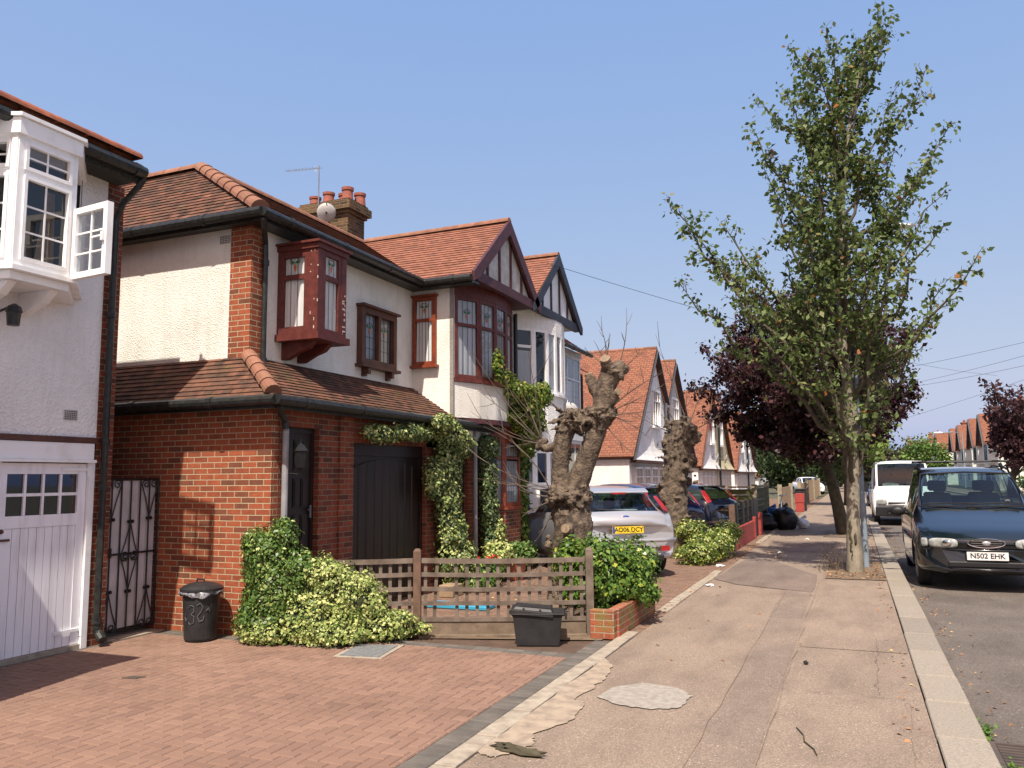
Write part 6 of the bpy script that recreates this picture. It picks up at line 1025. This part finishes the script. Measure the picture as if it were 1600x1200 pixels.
# ================= CARS =================
def car(name, label, cat, L, st, paint, cabin, wheels, wr, wx, glass='carglass', pillars=(), seats=True, group=None, rimm='rim', bow_f=.34, bow_r=.16):
    """st: stations (y, zbot, zbelt, ztop, wlow, wmid, wbelt, wtop); cabin=(cowl, rooffront, roofrear, tail)"""
    t = thing(name, label, cat, (0, 0, 0), group); ys = [s[0] for s in st]; grid = sorted(set([round(x, 4) for x in np.linspace(0, L, 56)]+[s[0] for s in st]+list(cabin)+[p+e for p in pillars for e in (-.045, .045)])); A = np.array(st, float)
    def smooth(col, y): # pchip-like
        i = max(0, min(len(ys)-2, int(np.searchsorted(ys, y))-1)); h = ys[i+1]-ys[i]; u = (y-ys[i])/h if h else 0; d = [(A[k+1, col]-A[k, col])/(ys[k+1]-ys[k]) for k in range(len(ys)-1)]
        def m(k):
            if k == 0: return d[0]
            if k == len(ys)-1: return d[-1]
            return 0 if d[k-1]*d[k] <= 0 else 2*d[k-1]*d[k]/(d[k-1]+d[k])
        return (2*u**3-3*u*u+1)*A[i, col]+(u**3-2*u*u+u)*h*m(i)+(-2*u**3+3*u*u)*A[i+1, col]+(u**3-u*u)*h*m(i+1)
    bm = bmesh.new(); rows = []
    for y in grid:
        zb, zl, zt, wl, wm, wb, wt = [smooth(c, y) for c in range(1, 8)]; zm = zb+(zl-zb)*.55; rr = min(.07, (zt-zl)*.5+.004)
        sec = [(0, zb), (wl*.7, zb), (wl, zb+.03), (wl+(wm-wl)*.75, zb+(zm-zb)*.35), (wm, zm), (wm*.995, zm+(zl-zm)*.55), (wb, zl), (wb*.985, zl+.012), (wt+(wb-wt)*.10, zt-rr-.01), (wt-.01, zt-rr*.55), (wt-.06, zt-rr*.12), (wt*.55, zt+.004), (0, zt+.012)]
        rows.append([bm.verts.new((x, y, z)) for x, z in sec]+[bm.verts.new((-x, y, z)) for x, z in sec[-2:0:-1]])
    for r in rows:
        for v in r:
            y = v.co.y; q = (abs(v.co.x)/.9)**2.6
            if y < 1.6: v.co.y += bow_f*q*(1-y/1.6)**1.2
            if y > L-1.1: v.co.y -= bow_r*q*((y-L+1.1)/1.1)
    n = len(rows[0]); tagf = {}; cow, rf, rre, tail = cabin
    for i in range(len(rows)-1):
        ya, yb = grid[i], grid[i+1]; ym = (ya+yb)/2
        for k in range(n):
            f = bm.faces.new((rows[i][k], rows[i][(k+1) % n], rows[i+1][(k+1) % n], rows[i+1][k])); f.smooth = True; kk = k if k < 12 else 23-k; f.material_index = 0
            pil = any(abs(ym-p) < .046 for p in pillars)
            if kk == 7 and cow+.10 < ym < tail-.12 and not pil: f.material_index = 1
            if kk in (10, 11) and (cow < ym < rf): f.material_index = 2
            if kk in (10, 11) and (rre < ym < tail): f.material_index = 3
            if kk == 0: f.material_index = 4
    for e in (0, -1): bm.faces.new(rows[e] if e else rows[e][::-1])
    bmesh.ops.recalc_face_normals(bm, faces=bm.faces); me = bpy.data.meshes.new('b'); bm.to_mesh(me); bm.free(); ob = bpy.data.objects.new('b', me); C.objects.link(ob)
    for mm in (paint, glass, glass, glass, 'trim'): me.materials.append(M[mm])
    cut = MB()
    for wy in wheels:
        for s in (-1, 1): cut.tube([(s*(wx-.17), wy, wr), (s*(wx+.4), wy, wr)], wr*1.17, 28)
    co = cut.build('cut', 'trim', None); mod = ob.modifiers.new('c', 'BOOLEAN'); mod.operation = 'DIFFERENCE'; mod.object = co; mod.solver = 'EXACT'; bpy.context.view_layer.update()
    res = bpy.data.meshes.new_from_object(ob.evaluated_get(bpy.context.evaluated_depsgraph_get())); bpy.data.objects.remove(ob); bpy.data.objects.remove(co)
    names = {0: ('body', paint), 1: ('side_window', glass), 2: ('windscreen', glass), 3: ('rear_window', glass), 4: ('underbody', 'trim')}; parts = {}
    for mi, (nm, mm) in names.items():
        b = bmesh.new(); b.from_mesh(res); dele = [f for f in b.faces if (f.material_index if f.material_index < 5 else 4) != mi]; bmesh.ops.delete(b, geom=dele, context='FACES')
        if not b.faces: b.free(); continue
        sides = (None,) if mi != 1 else (1, -1)
        for s in sides:
            b2 = b.copy()
            if s: bmesh.ops.delete(b2, geom=[f for f in b2.faces if f.calc_center_median().x*s < 0], context='FACES')
            m2 = bpy.data.meshes.new(nm); 
            for f in b2.faces: f.material_index = 0
            b2.to_mesh(m2); b2.free(); m2.materials.append(M[mm]); parts.setdefault(nm, []).append(link(nm, m2, t))
        b.free()
    bpy.data.meshes.remove(res)
    for wy in wheels:
        for s in (-1, 1):
            mb = MB(); x0, x1 = s*(wx-.19), s*(wx-.005); mb.tube([(x0, wy, wr), (x0+s*.02, wy, wr), (x1-s*.03, wy, wr), (x1, wy, wr)], [wr*.9, wr, wr, wr*.93], 28); w = mb.build('wheel', 'tyre', t, smooth=False)
            mb = MB(); mb.tube([(x1-s*.03, wy, wr), (x1+s*.002, wy, wr)], [wr*.66, wr*.64], 28); mb.build('rim_well', 'trim', w); mb = MB()
            for k in range(7): a = 2*math.pi*k/7; mb.beam((x1+s*.008, wy, wr), (x1+s*.002, wy+wr*.6*math.cos(a), wr+wr*.6*math.sin(a)), .012, .05 if rimm == 'rim' else .13, up=(math.copysign(1, s), 0, 0)) if False else mb.prism([(x1+s*.004, wy+wr*.1*math.cos(a-1), wr+wr*.1*math.sin(a-1)), (x1+s*.004, wy+wr*.62*math.cos(a-.13), wr+wr*.62*math.sin(a-.13)), (x1+s*.004, wy+wr*.62*math.cos(a+.13), wr+wr*.62*math.sin(a+.13)), (x1+s*.004, wy+wr*.1*math.cos(a+1), wr+wr*.1*math.sin(a+1))], (s*.012, 0, 0))
            mb.tube([(x1-s*.002, wy+wr*.62*math.cos(q*math.pi/12), wr+wr*.62*math.sin(q*math.pi/12)) for q in range(25)], .014, 5, cap=False); mb.build('rim', rimm, w)
    if seats:
        mb = MB(); zb = st[len(st)//2][2]; zt = max(s[3] for s in st)
        for y in (cow+1.05, cow+1.95):
            for s in (-.36, .36): mb.box((s-.23, y-.45, .3), (s+.23, y, .55)); mb.prism([(s-.22, y-.1, .5), (s+.22, y-.1, .5), (s+.18, y+.12, zt-.42), (s-.18, y+.12, zt-.42)], (0, .10, 0)); mb.box((s-.11, y+.06, zt-.40), (s+.11, y+.16, zt-.22))
        mb.box((-.62, cow+.10, zb-.16), (.62, cow+.42, zb-.02)); mb.build('seats', 'seat', t, bevel=.03)
        mb = MB(); mb.tube([(.36+.18*math.cos(q*math.pi/10), cow+.62+.06*math.sin(q*math.pi/10), zb-.0+.17*math.sin(q*math.pi/10)) for q in range(21)], .014, 6, cap=False); mb.build('steering_wheel', 'trim', t)
    return t, parts, smooth
def plate(t, y, z, s, m, facing=-1, w=.52, h=.11, tagged=False, tilt=0):
    rot = Matrix.Translation((0, y, z)) @ (Matrix.Rotation(0 if facing < 0 else math.pi, 4, 'Z')) @ Matrix.Rotation(R(90+tilt), 4, 'X'); mb = MB(); mb.T = rot; mb.box((-w/2, -h/2, -.006), (w/2, h/2, .004)); p = mb.build('number_plate', m, t)
    textmesh(s, .097, p, rot @ Matrix.Translation((.012 if tagged else 0, 0, .0045)), sx=1.02)
    if tagged: mb = MB(); mb.T = rot; mb.box((-w/2+.003, -h/2+.003, .0045), (-w/2+.04, h/2-.003, .0055)); mb.build('plate_band', 'bluetag', p)
def surf(t, name, m, cx, y, cz, rx, rz, dy, yaw=0, n=24, e=2.0, parent=None, smooth=True): # superellipse lens
    mb = MB(); mb.T = Matrix.Translation((cx, y, cz)) @ Matrix.Rotation(yaw, 4, 'Z'); rings = [(1, 0), (.97, .6), (.75, .9), (.35, 1)]; vs = []
    for r, d in rings:
        for k in range(n): a = 2*math.pi*k/n; c, s = math.cos(a), math.sin(a); vs.append((rx*r*math.copysign(abs(c)**(2/e), c), dy*d, rz*r*math.copysign(abs(s)**(2/e), s)))
    vs.append((0, dy, 0)); fs = [(i*n+k, i*n+(k+1) % n, (i+1)*n+(k+1) % n, (i+1)*n+k) for i in range(3) for k in range(n)]+[(3*n+k, 3*n+(k+1) % n, 4*n) for k in range(n)]; mb.add(vs, fs); return mb.build(name, m, parent or t, smooth=smooth)
# --- dark people carrier facing the camera ---
#      y    zbot  zbelt ztop  wlow  wmid  wbelt wtop
st = [(0, .30, .60, .66, .62, .70, .66, .58), (.06, .25, .68, .72, .74, .82, .76, .66), (.22, .23, .80, .82, .82, .89, .83, .73), (.55, .22, .90, .925, .87, .905, .85, .76), (1.0, .22, .97, 1.06, .88, .905, .855, .78), (1.22, .22, .99, 1.15, .885, .905, .855, .77), (1.95, .22, 1.0, 1.60, .885, .905, .855, .68), (2.4, .22, 1.01, 1.71, .885, .905, .855, .665), (3.2, .22, 1.02, 1.74, .885, .905, .85, .665), (4.0, .24, 1.03, 1.69, .87, .90, .84, .64), (4.35, .28, 1.03, 1.35, .84, .88, .82, .68), (4.6, .34, .98, 1.02, .78, .82, .78, .70)]
mp, parts, _ = car('parked_car', 'dark teal people carrier with roof bar and white front plate, parked facing the camera', 'car', 4.6, st, 'darkgreen', (1.18, 2.02, 3.95, 4.45), (.86, 3.70), .315, .865, pillars=(2.05, 2.95, 3.8), rimm='hubcap', group='cars parked along the kerb')
for s in (-1, 1):
    hl = surf(mp, 'headlight', 'lens', s*.545, .095, .668, .20, .066, -.034, yaw=s*.40, e=3.4); surf(mp, 'indicator', 'lens', s*.775, .225, .668, .052, .060, -.035, yaw=s*.80, e=3.4, parent=hl); surf(mp, 'headlight_bowl', 'chrome', s*.50, .045, .668, .07, .05, -.022, yaw=s*.36, parent=hl)
    mb = MB(); mb.tube([(s*.90, 1.42, 1.02), (s*1.0, 1.38, 1.04)], [.03, .03], 8); mb.ball((s*1.07, 1.36, 1.06), (.12, .06, .075)); mb.build('mirror', 'trim', mp, smooth=True)
    mb = MB(); mb.ball((s*.908, 1.05, .72), (.01, .035, .018)); mb.build('side_repeater', 'redlens', mp, smooth=True)
    mb = MB(); mb.tube([(s*.905, 1.2, .66), (s*.912, 2.5, .66), (s*.905, 3.3, .66)], .014, 5); mb.build('side_moulding', 'trim', mp); mb = MB(); mb.box((s*.885-.006, 2.05-.18, .86), (s*.885+.012*s+.006, 2.05-.05, .885)); mb.box((s*.885-.006, 3.0-.18+.1, .86), (s*.885+.012*s+.006, 3.0+.05, .885)); mb.build('door_handle', 'trim', mp)
gr = surf(mp, 'grille', 'trim', 0, .028, .675, .235, .062, -.02); mb = MB()
for z in (.645, .675, .705): mb.tube([(-.19, .004, z), (0, -.004, z), (.19, .004, z)], .006, 5)
mb.tube([(.235*math.cos(q*math.pi/16), .012, .675+.062*math.sin(q*math.pi/16)) for q in range(33)], .0065, 5, cap=False); mb.build('grille_ring', 'chrome', gr); surf(mp, 'badge', 'chrome', 0, .006, .680, .062, .030, -.014, parent=gr); surf(mp, 'badge_oval', 'silver', 0, -.007, .680, .052, .022, -.006, parent=gr)
mb = MB(); mb.box((-.50, -.012, .345), (.50, .05, .425)); mb.build('lower_grille', 'trim', mp, bevel=.015); mb = MB(); mb.tube([(-.80, .27, .575), (-.5, .07, .58), (-.25, .0, .58), (0, -.015, .58), (.25, .0, .58), (.5, .07, .58), (.8, .27, .575)], .010, 8); mb.tube([(-.60, .10, .335), (-.45, .02, .325), (0, -.026, .322), (.45, .02, .325), (.60, .10, .335)], .005, 8); mb.build('bumper_lip', 'darkgreen', mp, smooth=True)
plate(mp, -.024, .505, 'N502 EHK', 'whiteplate')
mb = MB(); mb.tube([(-.70, 1.20, 1.175), (-.2, 1.155, 1.185), (.05, 1.19, 1.19)], .012, 5); mb.tube([(-.1, 1.17, 1.17), (.3, 1.16, 1.185), (.66, 1.21, 1.18)], .012, 5); mb.tube([(-.78, 1.22, 1.145), (0, 1.10, 1.135), (.78, 1.22, 1.145)], .016, 5); mb.build('wipers', 'trim', mp)
mb = MB(); mb.tube([(-.76, 1.22, 1.14), (-.72, 1.6, 1.37), (-.655, 2.02, 1.625), (0, 1.985, 1.655), (.655, 2.02, 1.625), (.72, 1.6, 1.37), (.76, 1.22, 1.14)], .014, 6); mb.build('windscreen_seal', 'trim', mp)
mb = MB(); mb.tube([(-.74, 2.65, 1.83), (.74, 2.65, 1.83)], .018, 8)
for s in (-1, 1): mb.tube([(s*.62, 2.65, 1.80), (s*.66, 2.65, 1.70)], .028, 6); mb.box((s*.56-.06, 2.61, 1.81), (s*.56+.06, 2.69, 1.845)); mb.tube([(s*.64, 2.2, 1.70), (s*.64, 2.4, 1.735), (s*.63, 3.6, 1.76), (s*.62, 3.8, 1.70)], .016, 6)
mb.build('roof_bar', 'trim', mp); mb = MB(); mb.T = Matrix.Translation((.50, 1.335, 1.215)) @ Matrix.Rotation(R(-32), 4, 'X'); mb.lathe([(.036, 0), (.036, .002)], (0, 0, .0), 16); mb.build('tax_disc', 'paper', mp)
mp.location = (1.70, 13.52, -.10); mp.scale = (1, 1, 1.045)
# --- white van ---
st = [(0, .38, .60, .66, .80, .88, .80, .72), (.08, .30, .72, .80, .88, .95, .86, .78), (.3, .28, .98, 1.05, .92, .98, .9, .80), (.62, .28, 1.12, 1.22, .93, .99, .92, .83), (.72, .28, 1.14, 1.30, .93, .99, .92, .83), (1.35, .28, 1.15, 2.0, .94, 1.0, .93, .80), (1.6, .28, 1.16, 2.09, .94, 1.0, .93, .79), (3.2, .28, 1.16, 2.13, .94, 1.0, .94, .80), (4.9, .30, 1.16, 2.12, .94, 1.0, .94, .82), (5.0, .34, 1.14, 2.08, .92, .98, .92, .82)]
vn, parts, _ = car('van', 'white panel van parked behind the dark people carrier, papers on its dashboard', 'van', 5.0, st, 'vanwhite', (.68, 1.38, 4.99, 5.0), (.85, 3.75), .33, .95, bow_f=.15, bow_r=0, pillars=[2.0+.09*k for k in range(34)]+[1.98], rimm='hubcap', group='vehicles parked beyond the people carrier')
mb = MB(); mb.box((-.9, -.02, .30), (.9, .12, .62)); mb.box((-.55, -.03, .40), (.55, -.015, .5)); mb.build('bumper', 'trim', vn, bevel=.03); 
for s in (-1, 1): surf(vn, 'headlight', 'lens', s*.70, .10, .76, .17, .10, -.07, yaw=s*.3, e=3); mb = MB(); mb.tube([(s*.95, .95, 1.2), (s*1.08, .9, 1.22)], .03, 6); mb.box((s*1.16-.09, .86, 1.08), (s*1.16+.09, .95, 1.42)); mb.build('mirror', 'trim', vn)
mb = MB(); mb.box((-.5, .02, .70), (.5, .10, .76)); mb.build('grille', 'trim', vn, bevel=.01); mb = MB(); mb.box((-.62, .98, 1.22), (-.1, 1.2, 1.34)); mb.box((.2, .95, 1.22), (.5, 1.15, 1.27)); mb.build('papers', 'paper', vn); mb = MB(); mb.tube([(-.75, .74, 1.31), (0, .68, 1.33), (.1, .75, 1.36)], .012, 5); mb.tube([(-.1, .73, 1.33), (.7, .76, 1.36)], .012, 5); mb.build('wipers', 'trim', vn)
vn.location = (1.52, 30.2, -.10); vn.scale = (1, 1, 1.03)
# --- hatchbacks ---
hst = [(0, .32, .56, .60, .60, .70, .66, .58), (.08, .24, .64, .68, .74, .82, .76, .66), (.35, .20, .76, .80, .82, .88, .82, .72), (.9, .20, .87, .93, .85, .905, .84, .76), (1.25, .20, .92, 1.00, .86, .91, .85, .76), (1.95, .20, .95, 1.38, .86, .915, .85, .63), (2.3, .20, .97, 1.445, .86, .915, .85, .60), (2.9, .20, .99, 1.445, .86, .915, .85, .59), (3.55, .22, 1.02, 1.375, .85, .91, .84, .575), (3.78, .24, 1.03, 1.33, .84, .90, .83, .57), (4.10, .27, 1.02, 1.06, .82, .89, .82, .68), (4.22, .28, .95, .99, .80, .87, .82, .72), (4.34, .32, .80, .84, .74, .82, .76, .70)]
fo, parts, _ = car('parked_car', 'silver hatchback parked on the neighbouring drive, yellow rear plate towards the pavement', 'car', 4.34, hst, 'silver', (1.25, 2.0, 3.76, 4.12), (.88, 3.52), .315, .865, pillars=(2.25, 3.15), group='cars parked on the front drives')
for s in (-1, 1):
    mb = MB(); mb.prism([(s*.69, 3.80, 1.28), (s*.625, 3.86, 1.27), (s*.70, 4.10, 1.05), (s*.80, 4.06, 1.02), (s*.76, 3.93, 1.16)], (0, .025, .010)); mb.build('tail_light', 'redlens', fo, bevel=.006)
    mb = MB(); mb.box((s*.62-.07, 4.315, .43), (s*.62+.07, 4.35, .51)); mb.build('rear_reflector', 'redlens', fo); mb = MB(); mb.tube([(s*.86, 1.6, 1.0), (s*.98, 1.56, 1.03)], .03, 6); mb.ball((s*1.0, 1.55, 1.04), (.09, .05, .07)); mb.build('mirror', 'silver', fo, smooth=True)
mb = MB(); mb.prism([(-.56, 3.70, 1.385), (.56, 3.70, 1.385), (.52, 3.93, 1.335), (-.52, 3.93, 1.335)], (0, 0, .03)); sp = mb.build('spoiler', 'silver', fo, bevel=.01); mb = MB(); mb.box((-.12, 3.925, 1.325), (.12, 3.94, 1.35)); mb.build('brake_light', 'redlens', sp)
mb = MB(); mb.tube([(-.84, 4.22, .60), (-.6, 4.335, .60), (0, 4.36, .60), (.6, 4.335, .60), (.84, 4.22, .60)], .035, 8); mb.build('bumper_strip', 'silver', fo, smooth=True); mb = MB(); mb.box((-.6, 4.26, .27), (.6, 4.345, .37)); mb.build('diffuser', 'trim', fo, bevel=.02); mb = MB(); mb.tube([(.48, 4.2, .30), (.48, 4.38, .30)], .04, 14); mb.build('exhaust', 'chrome', fo)
surf(fo, 'badge', 'bluetag', 0, 4.235, .955, .07, .032, .02); surf(fo, 'badge_ring', 'chrome', 0, 4.23, .955, .08, .04, .018); plate(fo, 4.335, .77, 'AO06 DCY', 'yellowplate', 1, tagged=True, tilt=-8); mb = MB(); mb.tube([(-.05, 4.10, 1.06), (.45, 4.06, 1.09)], .012, 5); mb.build('rear_wiper', 'trim', fo); mb = MB(); mb.box((-.30, 3.86, 1.06), (.22, 3.98, 1.075)); mb.build('papers', 'paper', fo)
fo.location = (-4.58, 14.5, 0); fo.rotation_euler = (0, 0, R(215)); C_ = Matrix.Translation((0, -2.17, 0))
for ch in fo.children: ch.matrix_parent_inverse = C_ @ ch.matrix_parent_inverse
def hatch(label, loc, rot, paint, red, mirror, group):
    t, parts, _ = car('parked_car', label, 'car', 4.0, [(y*4.0/4.34,)+tuple(r) for (y, *r) in hst], paint, (1.15, 1.84, 3.46, 3.80), (.82, 3.24), .31, .865, pillars=(2.1, 2.9), group=group, seats=False)
    for s in (-1, 1):
        mb = MB(); mb.prism([(s*.67, 3.54, 1.26), (s*.60, 3.58, 1.26), (s*.66, 3.80, 1.0), (s*.79, 3.76, .95), (s*.75, 3.62, 1.14)], (0, .025, .01)); mb.build('tail_light', 'redlens', t, bevel=.008); mb = MB(); mb.ball((s*.98, 1.45, 1.02), (.1, .06, .07)); mb.build('mirror', mirror, t, smooth=True)
    mb = MB(); mb.box((-.55, 3.4, 1.345), (.55, 3.60, 1.37)); mb.build('spoiler', 'trim', t, bevel=.01)
    for ch in t.children: ch.matrix_parent_inverse = Matrix.Translation((0, -2, 0)) @ ch.matrix_parent_inverse
    t.location = loc; t.rotation_euler = (0, 0, R(rot)); return t
hatch('bright navy hatchback half hidden between silver car and second pollarded trunk', (-5.0, 18.3, 0), 236, 'navy', 1, 'navy', 'cars parked on the front drives')
hatch('dark blue hatchback with large red tail lights in front of the green fence', (-4.65, 20.9, 0), 252, 'blackcar', 1, 'navy', 'cars parked on the front drives')
hatch('distant dark blue car with a red tail light, seen between the trees and the van', (1.45, 47, -.1), 0, 'navy', 1, 'trim', 'vehicles parked beyond the people carrier')
hatch('maroon car parked across the road, only its roof seen at the right edge', (7.3, 32, -.1), 180, 'maroon', 1, 'trim', 'cars across the road')
hatch('small far white car at the end of the left pavement', (-3.6, 74, 0), 20, 'vanwhite', 1, 'trim', 'cars parked on the front drives')
